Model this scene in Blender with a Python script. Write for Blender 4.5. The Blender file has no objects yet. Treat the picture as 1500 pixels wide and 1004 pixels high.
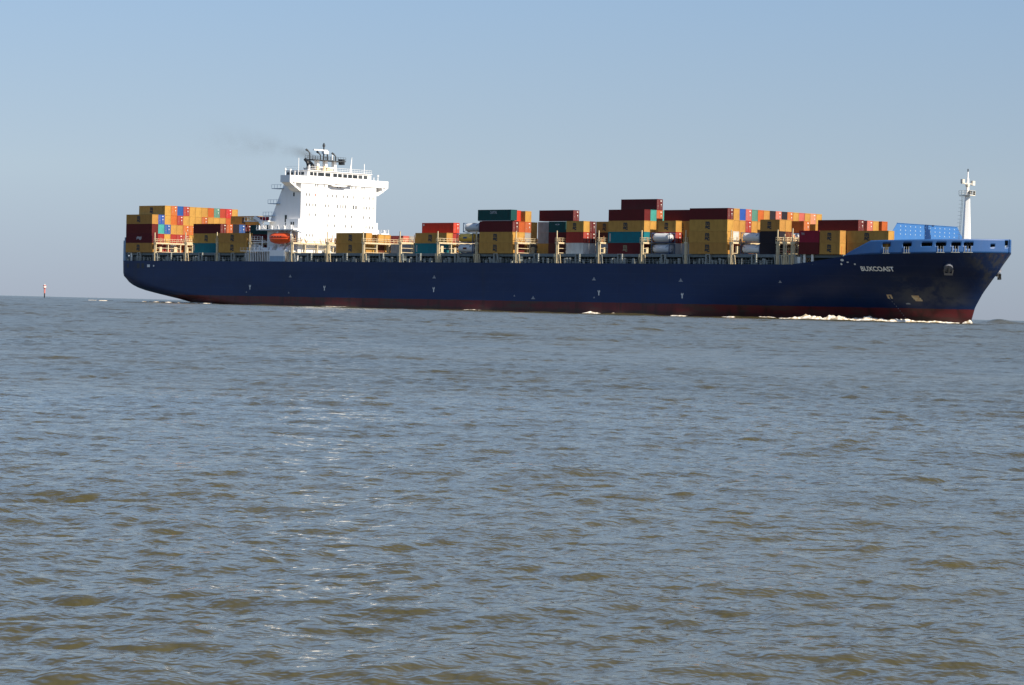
import bpy, bmesh, math, random
import numpy as np
from mathutils import Vector, Matrix, Euler

C = bpy.context.scene.collection
scene = bpy.context.scene
rnd = random.Random(11)

# ------------------------------------------------------------------ camera, sky, sun, exposure
EYE = 1.5
cam_d = bpy.data.cameras.new('camera')
cam_d.sensor_width = 36.0
cam_d.lens = 99.33
cam_d.clip_start = 0.5
cam_d.clip_end = 60000
cam = bpy.data.objects.new('camera', cam_d)
C.objects.link(cam)
cam.matrix_world = (Matrix.Translation((0, 0, EYE)) @ Matrix.Rotation(math.radians(-0.018), 4, 'Z')
                    @ Matrix.Rotation(math.radians(90 - 0.7336), 4, 'X') @ Matrix.Rotation(math.radians(1.425), 4, 'Z'))
scene.camera = cam

SUN_AZ, SUN_EL = math.radians(132.0), math.radians(41)
world = bpy.data.worlds.new('World')
scene.world = world
world.use_nodes = True
wn, wl = world.node_tree.nodes, world.node_tree.links
wn.clear()
sky = wn.new('ShaderNodeTexSky')
sky.sky_type = 'NISHITA'
sky.sun_disc = False
sky.sun_elevation = SUN_EL
sky.sun_rotation = SUN_AZ
sky.altitude = 0
sky.air_density = 1.0
sky.dust_density = 0.4
sky.ozone_density = 1.0
# a hazy horizon: the lowest degrees of the sky keep the tint it has a few degrees up
gm = wn.new('ShaderNodeTexCoord')
sx = wn.new('ShaderNodeSeparateXYZ')
wl.new(gm.outputs['Generated'], sx.inputs[0])


def wmath(op, a, b, c=None):
    q = wn.new('ShaderNodeMath')
    q.operation = op
    for k_, v_ in enumerate((a, b, c)):
        if v_ is None:
            continue
        if isinstance(v_, (int, float)):
            q.inputs[k_].default_value = v_
        else:
            wl.new(v_, q.inputs[k_])
    return q.outputs[0]


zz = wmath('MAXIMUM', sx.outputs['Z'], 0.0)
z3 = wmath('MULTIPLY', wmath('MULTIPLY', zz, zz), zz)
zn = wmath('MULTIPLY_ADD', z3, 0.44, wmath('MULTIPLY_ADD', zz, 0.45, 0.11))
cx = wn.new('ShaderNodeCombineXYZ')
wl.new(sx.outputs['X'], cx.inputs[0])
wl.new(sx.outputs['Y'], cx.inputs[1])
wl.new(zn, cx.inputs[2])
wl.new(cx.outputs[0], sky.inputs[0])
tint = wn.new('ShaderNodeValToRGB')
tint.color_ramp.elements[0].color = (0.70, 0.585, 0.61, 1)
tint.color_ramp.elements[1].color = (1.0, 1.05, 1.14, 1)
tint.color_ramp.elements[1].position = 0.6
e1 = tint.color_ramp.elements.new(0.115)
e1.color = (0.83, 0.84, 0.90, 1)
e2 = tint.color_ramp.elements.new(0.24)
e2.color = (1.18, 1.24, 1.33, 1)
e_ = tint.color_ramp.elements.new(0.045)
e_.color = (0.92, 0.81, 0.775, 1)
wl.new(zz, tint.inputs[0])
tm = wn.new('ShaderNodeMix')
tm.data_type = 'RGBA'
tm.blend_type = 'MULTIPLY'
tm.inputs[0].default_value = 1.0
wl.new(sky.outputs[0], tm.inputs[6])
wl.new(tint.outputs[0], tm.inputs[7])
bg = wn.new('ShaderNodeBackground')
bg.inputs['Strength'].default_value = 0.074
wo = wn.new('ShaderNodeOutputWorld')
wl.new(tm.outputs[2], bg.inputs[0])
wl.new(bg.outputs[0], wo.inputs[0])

sun_d = bpy.data.lights.new('sun', 'SUN')
sun_d.energy = 5.0
sun_d.angle = math.radians(0.53)
sun_d.color = (1.0, 0.88, 0.71)
sun = bpy.data.objects.new('sun', sun_d)
C.objects.link(sun)
sv = Vector((math.sin(SUN_AZ) * math.cos(SUN_EL), math.cos(SUN_AZ) * math.cos(SUN_EL), math.sin(SUN_EL)))
sun.rotation_euler = sv.to_track_quat('Z', 'Y').to_euler()
sun.location = (300, -200, 300)

scene.view_settings.view_transform = 'Standard'
scene.view_settings.look = 'None'
scene.view_settings.exposure = 0.75
scene.view_settings.gamma = 1
scene.render.engine = 'CYCLES'
scene.cycles.volume_step_rate = 1.0
scene.cycles.max_bounces = 8

# ------------------------------------------------------------------ the ship's frame: x forward, y to port, z up
SHIP = (Matrix.Translation((-22.8, 807.0, 0)) @ Matrix.Rotation(-0.741984504, 4, 'Z')
        @ Matrix.Rotation(-0.0036, 4, 'Y'))


# ------------------------------------------------------------------ materials
def mat(name, col, rough=0.5, metal=0.0, dirt=0.0, dirt_col=None, dirt_scale=(0.6, 0.6, 0.12), vary=0.0, bump=0.0, spec=0.5):
    m = bpy.data.materials.new(name)
    m.use_nodes = True
    nt = m.node_tree
    p = nt.nodes['Principled BSDF']
    p.inputs['Roughness'].default_value = rough
    p.inputs['Metallic'].default_value = metal
    p.inputs['Specular IOR Level'].default_value = spec
    rgb = nt.nodes.new('ShaderNodeRGB')
    rgb.outputs[0].default_value = (*col, 1)
    out = rgb.outputs[0]
    if vary:
        oi = nt.nodes.new('ShaderNodeObjectInfo')
        mr = nt.nodes.new('ShaderNodeMapRange')
        mr.inputs['To Min'].default_value = 1 - vary
        mr.inputs['To Max'].default_value = 1 + vary
        nt.links.new(oi.outputs['Random'], mr.inputs['Value'])
        mh = nt.nodes.new('ShaderNodeMath')
        mh.operation = 'MULTIPLY_ADD'
        mh.inputs[1].default_value = 0.012
        mh.inputs[2].default_value = 0.494
        nt.links.new(oi.outputs['Random'], mh.inputs[0])
        hs = nt.nodes.new('ShaderNodeHueSaturation')
        nt.links.new(mh.outputs[0], hs.inputs['Hue'])
        nt.links.new(mr.outputs[0], hs.inputs['Value'])
        nt.links.new(out, hs.inputs['Color'])
        out = hs.outputs[0]
    if dirt:
        tc = nt.nodes.new('ShaderNodeTexCoord')
        mp = nt.nodes.new('ShaderNodeMapping')
        mp.inputs['Scale'].default_value = dirt_scale
        no = nt.nodes.new('ShaderNodeTexNoise')
        no.inputs['Scale'].default_value = 1.6
        no.inputs['Detail'].default_value = 7
        no.inputs['Roughness'].default_value = 0.65
        rp = nt.nodes.new('ShaderNodeValToRGB')
        rp.color_ramp.elements[0].position = 0.42
        rp.color_ramp.elements[1].position = 0.72
        ml = nt.nodes.new('ShaderNodeMath')
        ml.operation = 'MULTIPLY'
        ml.inputs[1].default_value = dirt
        mx = nt.nodes.new('ShaderNodeMix')
        mx.data_type = 'RGBA'
        dc = dirt_col or (col[0] * 0.45 + 0.02, col[1] * 0.4 + 0.012, col[2] * 0.4 + 0.008)
        mx.inputs[7].default_value = (*dc, 1)
        nt.links.new(tc.outputs['Object'], mp.inputs[0])
        nt.links.new(mp.outputs[0], no.inputs['Vector'])
        nt.links.new(no.outputs[0], rp.inputs[0])
        nt.links.new(rp.outputs[0], ml.inputs[0])
        nt.links.new(ml.outputs[0], mx.inputs[0])
        nt.links.new(out, mx.inputs[6])
        out = mx.outputs[2]
        if bump:
            b = nt.nodes.new('ShaderNodeBump')
            b.inputs['Strength'].default_value = bump
            b.inputs['Distance'].default_value = 0.05
            nt.links.new(no.outputs[0], b.inputs['Height'])
            nt.links.new(b.outputs[0], p.inputs['Normal'])
    nt.links.new(out, p.inputs['Base Color'])
    return m


M = {
    'white': mat('white_paint', (0.76, 0.76, 0.75), 0.5, dirt=0.12, dirt_col=(0.5, 0.42, 0.33)),
    'cream': mat('cream_steel', (0.56, 0.47, 0.30), 0.6, dirt=0.6, dirt_col=(0.26, 0.15, 0.07), dirt_scale=(1.5, 1.5, 0.8)),
    'pale': mat('pale_grey_steel', (0.62, 0.60, 0.53), 0.55, dirt=0.45, dirt_col=(0.28, 0.2, 0.13), dirt_scale=(1, 1, .6)),
    'deckgrey': mat('grey_green_steel', (0.125, 0.155, 0.165), 0.6, dirt=0.6, dirt_col=(0.07, 0.075, 0.07), dirt_scale=(.8, .8, .8)),
    'dark': mat('dark_steel', (0.03, 0.035, 0.04), 0.6),
    'black': mat('black_paint', (0.012, 0.012, 0.013), 0.5),
    'rust': mat('rusty_rod', (0.30, 0.13, 0.05), 0.8, dirt=0.6, dirt_scale=(3, 3, 3)),
    'orange': mat('orange_grp', (0.78, 0.095, 0.018), 0.4, dirt=0.2),
    'glass': mat('dark_glass', (0.02, 0.024, 0.028), 0.08),
    'winglass': mat('cabin_glass', (0.06, 0.065, 0.07), 0.15),
    'lightblue': mat('light_blue_paint', (0.030, 0.125, 0.345), 0.5, dirt=0.3, dirt_col=(0.08, 0.17, 0.30), dirt_scale=(.4, .4, .3)),
    'strake': mat('blue_bulwark_paint', (0.012, 0.068, 0.215), 0.5, dirt=0.45, dirt_col=(0.03, 0.08, 0.20), dirt_scale=(.25, .25, .1)),
    'bluegrey': mat('blue_grey_paint', (0.22, 0.33, 0.45), 0.5, dirt=0.3),
    'stud': mat('stud_paint', (0.26, 0.36, 0.48), 0.5),
    'bolster': mat('bolster_paint', (0.13, 0.145, 0.18), 0.3, dirt=0.6, dirt_col=(0.10, 0.06, 0.03)),
    'midgrey': mat('mid_grey_steel', (0.27, 0.29, 0.275), 0.6, dirt=0.5, dirt_col=(0.10, 0.09, 0.07), dirt_scale=(1, 1, .6)),
    'mark': mat('white_mark', (0.70, 0.69, 0.64), 0.6),
    'namewhite': mat('white_lettering', (0.85, 0.84, 0.80), 0.6),
    'dimmark': mat('worn_white_mark', (0.28, 0.29, 0.31), 0.7),
    'buff': mat('buff_mark', (0.62, 0.50, 0.30), 0.7, dirt=0.8, dirt_col=(0.45, 0.18, 0.04), dirt_scale=(.8, .8, .8)),
    'logo': mat('black_logo', (0.02, 0.02, 0.02), 0.6),
    'olivelogo': mat('dull_olive_logo', (0.16, 0.13, 0.07), 0.6),
    'greylogo': mat('grey_logo', (0.30, 0.27, 0.27), 0.6),
    'tank': mat('tank_white', (0.52, 0.53, 0.54), 0.35, dirt=0.3, dirt_col=(0.4, 0.38, 0.36)),
    'tankyellow': mat('tank_yellow', (0.70, 0.42, 0.05), 0.4, dirt=0.3),
    'tankframe': mat('tank_frame_blue', (0.03, 0.06, 0.13), 0.5),
    'rods': mat('galvanised', (0.27, 0.23, 0.20), 0.5, metal=0.0),
    'hazedred': mat('beacon_hazed_red', (0.50, 0.16, 0.14), 0.5),  # paled red: distance haze is mixed into the beacon's colour
}
PAL = {
    'yellow': (0.415, 0.228, 0.058), 'orange': (0.409, 0.105, 0.028), 'red': (0.300, 0.038, 0.028), 'brightred': (0.446, 0.034, 0.022),
    'maroon': (0.105, 0.016, 0.017), 'brown': (0.120, 0.038, 0.022), 'pink': (0.446, 0.124, 0.093), 'salmon': (0.496, 0.186, 0.105),
    'blue': (0.025, 0.081, 0.285), 'teal': (0.056, 0.279, 0.248), 'green': (0.081, 0.198, 0.155), 'dark': (0.022, 0.019, 0.025),
    'grey': (0.248, 0.242, 0.236), 'white': (0.496, 0.484, 0.453), 'turq': (0.012, 0.145, 0.175), 'forest': (0.012, 0.06, 0.058),
    'deepred': (0.24, 0.018, 0.035),
}
WORD = {'yellow': 'mustard yellow', 'orange': 'orange', 'red': 'brick red', 'brightred': 'bright red', 'maroon': 'dark maroon',
        'brown': 'rusty brown', 'pink': 'pinkish red', 'salmon': 'salmon pink', 'blue': 'blue', 'teal': 'pale teal', 'green': 'grey green',
        'dark': 'black', 'grey': 'light grey', 'white': 'white', 'turq': 'turquoise', 'forest': 'dark green', 'deepred': 'deep red'}
CM = {k: mat(k + '_container_paint', v, 0.65, dirt=0.42, dirt_scale=(0.9, 0.9, 0.35), vary=0.09, bump=0.15, spec=0.12) for k, v in PAL.items()}


# ------------------------------------------------------------------ mesh helper
class MB:
    def __init__(self):
        self.v, self.f, self.mi = [], [], []

    def quad(self, pts, mi=0):
        n = len(self.v)
        self.v += [tuple(p) for p in pts]
        self.f.append(tuple(range(n, n + len(pts))))
        self.mi.append(mi)

    def box(self, x0, x1, y0, y1, z0, z1, mi=0):
        n = len(self.v)
        for z in (z0, z1):
            self.v += [(x0, y0, z), (x1, y0, z), (x1, y1, z), (x0, y1, z)]
        for f in ((0, 3, 2, 1), (4, 5, 6, 7), (0, 1, 5, 4), (1, 2, 6, 5), (2, 3, 7, 6), (3, 0, 4, 7)):
            self.f.append(tuple(n + i for i in f))
            self.mi.append(mi)
        return self

    def bar(self, a, b, w, h=None, mi=0):
        a, b = Vector(a), Vector(b)
        h = h or w
        d = (b - a).normalized()
        s = d.cross(Vector((0, 0, 1)))
        if s.length < 1e-3:
            s = Vector((0, 1, 0))
        s.normalize()
        t = s.cross(d).normalized()
        n = len(self.v)
        for q in (a, b):
            for i, j in ((-1, -1), (1, -1), (1, 1), (-1, 1)):
                self.v.append(tuple(q + s * (i * w / 2) + t * (j * h / 2)))
        for f in ((0, 3, 2, 1), (4, 5, 6, 7), (0, 1, 5, 4), (1, 2, 6, 5), (2, 3, 7, 6), (3, 0, 4, 7)):
            self.f.append(tuple(n + i for i in f))
            self.mi.append(mi)
        return self

    def cyl(self, a, b, r0, r1=None, n=10, mi=0, cap=True):
        a, b = Vector(a), Vector(b)
        r1 = r0 if r1 is None else r1
        d = (b - a).normalized()
        s = d.orthogonal().normalized()
        t = d.cross(s)
        k = len(self.v)
        for q, r in ((a, r0), (b, r1)):
            for i in range(n):
                g = 2 * math.pi * i / n
                self.v.append(tuple(q + s * (math.cos(g) * r) + t * (math.sin(g) * r)))
        for i in range(n):
            j = (i + 1) % n
            self.f.append((k + i, k + j, k + n + j, k + n + i))
            self.mi.append(mi)
        if cap:
            self.f.append(tuple(k + i for i in reversed(range(n))))
            self.f.append(tuple(k + n + i for i in range(n)))
            self.mi += [mi, mi]
        return self

    def path(self, pts, r, n=8, mi=0):
        for a, b in zip(pts[:-1], pts[1:]):
            self.cyl(a, b, r, r, n, mi)
        return self

    def prism(self, xz, y0, y1, mi=0):
        n, k = len(self.v), len(xz)
        self.v += [(x, y0, z) for x, z in xz] + [(x, y1, z) for x, z in xz]
        self.f.append(tuple(range(n, n + k)))
        self.f.append(tuple(n + k + i for i in reversed(range(k))))
        self.mi += [mi, mi]
        for i in range(k):
            j = (i + 1) % k
            self.f.append((n + i, n + k + i, n + k + j, n + j))
            self.mi.append(mi)
        return self

    def prism_yz(self, yz, x0, x1, mi=0):
        n, k = len(self.v), len(yz)
        self.v += [(x0, y, z) for y, z in yz] + [(x1, y, z) for y, z in yz]
        self.f.append(tuple(reversed(range(n, n + k))))
        self.f.append(tuple(n + k + i for i in range(k)))
        self.mi += [mi, mi]
        for i in range(k):
            j = (i + 1) % k
            self.f.append((n + i, n + j, n + k + j, n + k + i))
            self.mi.append(mi)
        return self

    def mesh(self, name, mats, smooth=False, recalc=True):
        me = bpy.data.meshes.new(name)
        me.from_pydata(self.v, [], self.f)
        for m in mats:
            me.materials.append(m)
        me.polygons.foreach_set('material_index', self.mi)
        if smooth:
            me.polygons.foreach_set('use_smooth', [True] * len(self.f))
        me.update()
        if recalc:
            b = bmesh.new()
            b.from_mesh(me)
            bmesh.ops.recalc_face_normals(b, faces=b.faces)
            b.to_mesh(me)
            b.free()
        return me

    def build(self, name, mats, parent=None, smooth=False, matrix=None, recalc=True):
        if not isinstance(mats, (list, tuple)):
            mats = [mats]
        o = bpy.data.objects.new(name, self.mesh(name, mats, smooth, recalc))
        C.objects.link(o)
        if parent:
            o.parent = parent
        if matrix is not None:
            o.matrix_world = matrix
        return o


def tag(o, label, cat, group=None, kind=None):
    if label:
        o['label'] = label
    if cat:
        o['category'] = cat
    if group:
        o['group'] = group
    if kind:
        o['kind'] = kind
    return o


def text_mesh(name, body, bold=0.02, italic=0.0, line=0.9):
    cu = bpy.data.curves.new(name, 'FONT')
    cu.body = body
    cu.align_x, cu.align_y = 'CENTER', 'CENTER'
    cu.offset = bold
    cu.shear = italic
    cu.space_line = line
    cu.resolution_u = 3
    o = bpy.data.objects.new(name, cu)
    C.objects.link(o)
    dg = bpy.context.evaluated_depsgraph_get()
    dg.update()
    me = bpy.data.meshes.new_from_object(o.evaluated_get(dg))
    me.name = name
    bpy.data.objects.remove(o)
    bpy.data.curves.remove(cu)
    co = np.empty(len(me.vertices) * 3)
    me.vertices.foreach_get('co', co)
    co = co.reshape(-1, 3)
    lo, hi = co.min(0), co.max(0)
    co = (co - (lo + hi) / 2) / np.maximum(hi - lo, 1e-6)   # unit box
    co[:, 2] = 0
    me.vertices.foreach_set('co', co.ravel())
    me.update()
    return me


def on_starboard(me, name, w, h, material, parent, x, y, z):
    """a flat lettering mesh laid on a starboard-facing (-y) surface: reads left to right from aft to forward"""
    o = bpy.data.objects.new(name, me)
    C.objects.link(o)
    o.parent = parent
    o.matrix_local = (Matrix.Translation((x, y, z)) @ Matrix.Rotation(math.radians(90), 4, 'X') @ Matrix.Diagonal((w, h, 1, 1)))
    if not me.materials:
        me.materials.append(material)
    o.material_slots[0].link = 'OBJECT'
    o.material_slots[0].material = material
    return o


# ------------------------------------------------------------------ water
# a fan of sea round the viewer; real waves from seven bands of a wind-sea spectrum
def wave_bands():
    bands = []
    spec = [(0.085, 0.17, 0.092), (0.17, 0.34, 0.098), (0.34, 0.68, 0.074), (0.68, 1.36, 0.042), (1.36, 2.8, 0.032), (2.8, 6.0, 0.018), (6.0, 14.0, 0.010)]
    rg = np.random.default_rng(5)
    th0 = math.radians(-78)             # the way the waves run: towards the viewer, a little to the right
    for bi, (l0, l1, slope) in enumerate(spec):
        N = 512
        L = l0 / 6.0 * N
        k1 = np.fft.fftfreq(N, L / N) * 2 * np.pi
        kx, ky = np.meshgrid(k1, k1, indexing='ij')
        k = np.hypot(kx, ky)
        k[0, 0] = 1
        lam = 2 * np.pi / k
        w = ((lam >= l0) & (lam < l1)).astype(float)
        th = np.arctan2(ky, kx)
        c = np.cos(th - th0 - (0.18 if bi % 2 else -0.12))
        spread = (0.55 + np.clip(c, 0, 1) ** 1.4) if bi < 4 else (0.10 + np.clip(c, 0, 1) ** 2.5)
        amp = w * spread * k ** -2.0
        ph = rg.normal(size=(N, N)) + 1j * rg.normal(size=(N, N))
        F = amp * ph
        F[0, 0] = 0
        h = np.real(np.fft.ifft2(F))
        gx = np.real(np.fft.ifft2(1j * kx * F))
        gy = np.real(np.fft.ifft2(1j * ky * F))
        s = slope / math.sqrt((gx ** 2 + gy ** 2).mean())
        F *= s
        dx = np.real(np.fft.ifft2(-1j * kx / k * F))
        dy = np.real(np.fft.ifft2(-1j * ky / k * F))
        bands.append((l0, L, N, h * s, dx, dy, slope))
    return bands


def sample(a, u, v, N):
    i0 = np.floor(u).astype(int)
    j0 = np.floor(v).astype(int)
    fu, fv = u - i0, v - j0
    i0 %= N
    j0 %= N
    i1, j1 = (i0 + 1) % N, (j0 + 1) % N
    return (a[i0, j0] * (1 - fu) * (1 - fv) + a[i1, j0] * fu * (1 - fv) + a[i0, j1] * (1 - fu) * fv + a[i1, j1] * fu * fv)


uu = np.array([math.cos(-0.741984504), math.sin(-0.741984504)])
nn = np.array([uu[1], -uu[0]])


def swells(x, y):
    """the ship's own wave: humps along the hull, the bow wave and the wake, in ship coordinates (s forward, p to starboard)"""
    dx, dy = x + 22.8, y - 807.0
    s = dx * uu[0] + dy * uu[1]
    p = dx * nn[0] + dy * nn[1]
    z = np.zeros_like(x)

    def hump(s0, p0, a, b, h):
        return h * np.exp(-((s - s0) / a) ** 2 - ((p - p0) / b) ** 2)
    z += hump(183, -9.5, 4.2, 4.5, 1.35) + hump(187, -14, 5, 5, 0.5)
    for s0, a, h in ((131, 9, 0.5), (96, 8, 0.42), (90, 5, 0.3), (66, 9, 0.2), (40, 13, 0.3), (22, 9, 0.2), (-14, 14, 0.25), (-48, 10, 0.1), (155, 16, 0.3)):
        z += hump(s0, 23.5, a, 2.4, h)
    # wake fanning out astern
    back = np.clip(-92 - s, 0, None)
    z += np.where(s < -92, 0.42 * np.exp(-((p - 16 - back * 0.06) / 5.0) ** 2) * (0.6 + 0.4 * np.sin(s * 0.11)) * np.exp(-back / 900), 0)
    z += np.where(s < -150, 0.35 * np.exp(-((p - 60 - back * 0.12) / 9.0) ** 2) * np.clip((-150 - s) / 80, 0, 1), 0)
    return z


def build_water():
    bands = wave_bands()
    fine = np.arange(-0.31, 0.3101, 0.00125)
    flank = np.arange(0.3101 + 0.004, 1.5, 0.004)
    back = np.arange(1.55, 2 * math.pi - 1.53, 0.05)
    th = np.concatenate([fine, flank, back, 2 * math.pi - flank[::-1]])
    nt = len(th)
    g = 0.0023
    r = 4.0 * np.exp(np.arange(0, math.log(12000 / 4.0), g))
    # coarser beyond a kilometre and a half
    far = r[r > 1500]
    r = np.concatenate([r[r <= 1500], far[::8], [14000.0]])
    nr = len(r)
    R, T = np.meshgrid(r, th, indexing='ij')
    X, Y = R * np.sin(T), R * np.cos(T)
    Ta = np.abs(((T + math.pi) % (2 * math.pi)) - math.pi)
    dth = np.where(Ta < 0.311, 0.00125, np.where(Ta < 1.5, 0.004, 0.05))
    spacing = R * dth * 1.35
    Z = np.zeros_like(X)
    DX = np.zeros_like(X)
    DY = np.zeros_like(X)
    miss = np.full_like(X, 0.0001)
    # gusts: the sea is rougher in some patches than in others
    gust = 1 + 0.22 * np.sin(X * 0.031 + 1.3 * np.sin(Y * 0.021)) * np.sin(Y * 0.043 + 0.8) + 0.16 * np.sin(X * 0.17 + 2 + Y * 0.09) + 0.22 * np.sin(X * 0.9 + 1.7 * np.sin(Y * 0.35)) * np.sin(Y * 0.55 + 1.1 + 1.2 * np.sin(X * 0.4))
    for l0, L, N, h, dx, dy, slope in bands:
        w = np.clip((l0 * 1.25 - spacing * 0.85) / (l0 * 0.55), 0, 1)
        w = w * w * (3 - 2 * w)
        u, v = X / L * N, Y / L * N
        idx = w > 0
        ww = w[idx] * gust[idx] * (1 + 2.3 * np.clip((R[idx] - 25) / 300, 0, 1))   # choppier out in the channel than by the shore
        Z[idx] += sample(h, u[idx], v[idx], N) * ww
        DX[idx] += sample(dx, u[idx], v[idx], N) * ww * 1.35
        DY[idx] += sample(dy, u[idx], v[idx], N) * ww * 1.35
        miss += slope ** 2 * (1 - w ** 2)
    Z += swells(X, Y)
    X += DX
    Y += DY
    Z -= (R ** 2) / (2 * 7.4e6)
    alpha2 = np.clip(miss * 0.18, 0.00002, 0.05)
    rough = alpha2 ** 0.25
    nv = nr * nt
    co = np.stack([X, Y, Z], -1).reshape(-1, 3).astype(np.float32)
    # centre point closes the fan under the viewer
    co = np.vstack([co, [[0, 0, 0]]]).astype(np.float32)
    i = np.arange(nr - 1)[:, None] * nt
    j = np.arange(nt)[None, :]
    j2 = (j + 1) % nt
    quads = np.stack([i + j, i + nt + j, i + nt + j2, i + j2], -1).reshape(-1, 4)
    tris = np.stack([np.full(nt, nv), np.arange(nt), (np.arange(nt) + 1) % nt], -1)
    me = bpy.data.meshes.new('water')
    nq, ntri = len(quads), len(tris)
    me.vertices.add(nv + 1)
    me.vertices.foreach_set('co', co.ravel())
    loops = np.concatenate([quads.ravel()[::1], tris.ravel()]).astype(np.int32)
    me.loops.add(len(loops))
    me.loops.foreach_set('vertex_index', loops)
    me.polygons.add(nq + ntri)
    st = np.concatenate([np.arange(nq) * 4, nq * 4 + np.arange(ntri) * 3]).astype(np.int32)
    me.polygons.foreach_set('loop_start', st)
    me.polygons.foreach_set('use_smooth', np.ones(nq + ntri, bool))
    me.update(calc_edges=True)
    me.validate()
    at = me.attributes.new('ripple', 'FLOAT', 'POINT')
    at.data.foreach_set('value', np.append(rough.ravel(), 0.2).astype(np.float32))
    if me.polygons[0].normal.z < 0:
        me.flip_normals()
    o = bpy.data.objects.new('water', me)
    C.objects.link(o)
    tag(o, 'choppy grey brown estuary water reflecting the pale sky', 'water', kind='structure')
    m = bpy.data.materials.new('estuary_water')
    m.use_nodes = True
    nt_ = m.node_tree
    p = nt_.nodes['Principled BSDF']
    p.inputs['IOR'].default_value = 1.333
    p.inputs['Specular IOR Level'].default_value = 0.5
    a = nt_.nodes.new('ShaderNodeAttribute')
    a.attribute_name = 'ripple'
    nt_.links.new(a.outputs['Fac'], p.inputs['Roughness'])
    tc = nt_.nodes.new('ShaderNodeTexCoord')
    # silt clouds in the body of the water
    n1 = nt_.nodes.new('ShaderNodeTexNoise')
    n1.inputs['Scale'].default_value = 0.08
    n1.inputs['Detail'].default_value = 5
    rp = nt_.nodes.new('ShaderNodeValToRGB')
    rp.color_ramp.elements[0].color = (0.043, 0.039, 0.017, 1)
    rp.color_ramp.elements[1].color = (0.060, 0.053, 0.023, 1)
    rp.color_ramp.elements[0].position = 0.35
    rp.color_ramp.elements[1].position = 0.65
    nt_.links.new(tc.outputs['Object'], n1.inputs['Vector'])
    nt_.links.new(n1.outputs[0], rp.inputs[0])
    nt_.links.new(rp.outputs[0], p.inputs['Base Color'])
    # finest ripples
    n2 = nt_.nodes.new('ShaderNodeTexNoise')
    n2.inputs['Scale'].default_value = 11.0
    n2.inputs['Detail'].default_value = 3
    mp = nt_.nodes.new('ShaderNodeMapping')
    mp.inputs['Scale'].default_value = (0.7, 1.3, 1)
    nt_.links.new(tc.outputs['Object'], mp.inputs[0])
    nt_.links.new(mp.outputs[0], n2.inputs['Vector'])
    n3 = nt_.nodes.new('ShaderNodeTexNoise')
    n3.inputs['Scale'].default_value = 4.5
    n3.inputs['Detail'].default_value = 3.0
    n3.inputs['Roughness'].default_value = 0.6
    nt_.links.new(tc.outputs['Object'], n3.inputs['Vector'])
    b0 = nt_.nodes.new('ShaderNodeBump')
    b0.inputs['Strength'].default_value = 1.0
    b0.inputs['Distance'].default_value = 0.05
    nt_.links.new(n3.outputs[0], b0.inputs['Height'])
    b = nt_.nodes.new('ShaderNodeBump')
    nt_.links.new(b0.outputs[0], b.inputs['Normal'])
    b.inputs['Strength'].default_value = 0.3
    b.inputs['Distance'].default_value = 0.012
    nt_.links.new(n2.outputs[0], b.inputs['Height'])
    nt_.links.new(b.outputs[0], p.inputs['Normal'])
    me.materials.append(m)
    return o


water = build_water()

# ------------------------------------------------------------------ the ship
ship = bpy.data.objects.new('container_ship', None)
C.objects.link(ship)
ship.matrix_world = SHIP
tag(ship, 'long navy blue container ship with white superstructure and red waterline band', 'ship')

STERN = [(13.0, -115.2), (8.2, -115.0), (6.7, -114.2), (5.4, -112.0), (4.55, -109.4), (3.85, -106.2), (3.05, -101.4), (2.05, -95.0), (1.25, -90.0), (0.4, -86.0), (-3.5, -70)]
STEM = [(-3.5, 181.0), (0.15, 181.9), (3.4, 182.9), (6.8, 185.0), (12.1, 189.3), (16.5, 192.0), (20.0, 192.4)]
BEAM = 19.95


def interp(tab, z):
    tab = sorted(tab)
    return float(np.interp(z, [a for a, b in tab], [b for a, b in tab]))


def half(s, z):
    """half breadth of the hull"""
    w = min(max((z + 1.0) / 17.0, 0), 1) ** 1.35
    s0 = 96 + (136 - 96) * w
    e = interp(STEM, z)
    k = 1.9 + 2.2 * w
    b = BEAM
    if s > s0:
        t = min((s - s0) / (e - s0), 1.0)
        b = BEAM * (1 - t ** k) ** (1.0 - 0.22 * w)
    a = interp(STERN, z)
    L = 2.5 + max(0, 8.5 - z) * 3.2
    d0 = 2.2 + max(0, 8.5 - z) * 0.35
    if s < a + L:
        t = 1 - max(s - a, 0) / L
        b = min(b, BEAM - d0 * t ** 2.2)
    return b


def ztop(s):
    """upper edge of the dark hull"""
    if s < 141:
        return 13.0
    if s < 159:
        t = (s - 141) / 18
        return 13.0 + 2.35 * t ** 1.25
    return 15.35 + (s - 159) * (16.45 - 15.35) / 33


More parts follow.
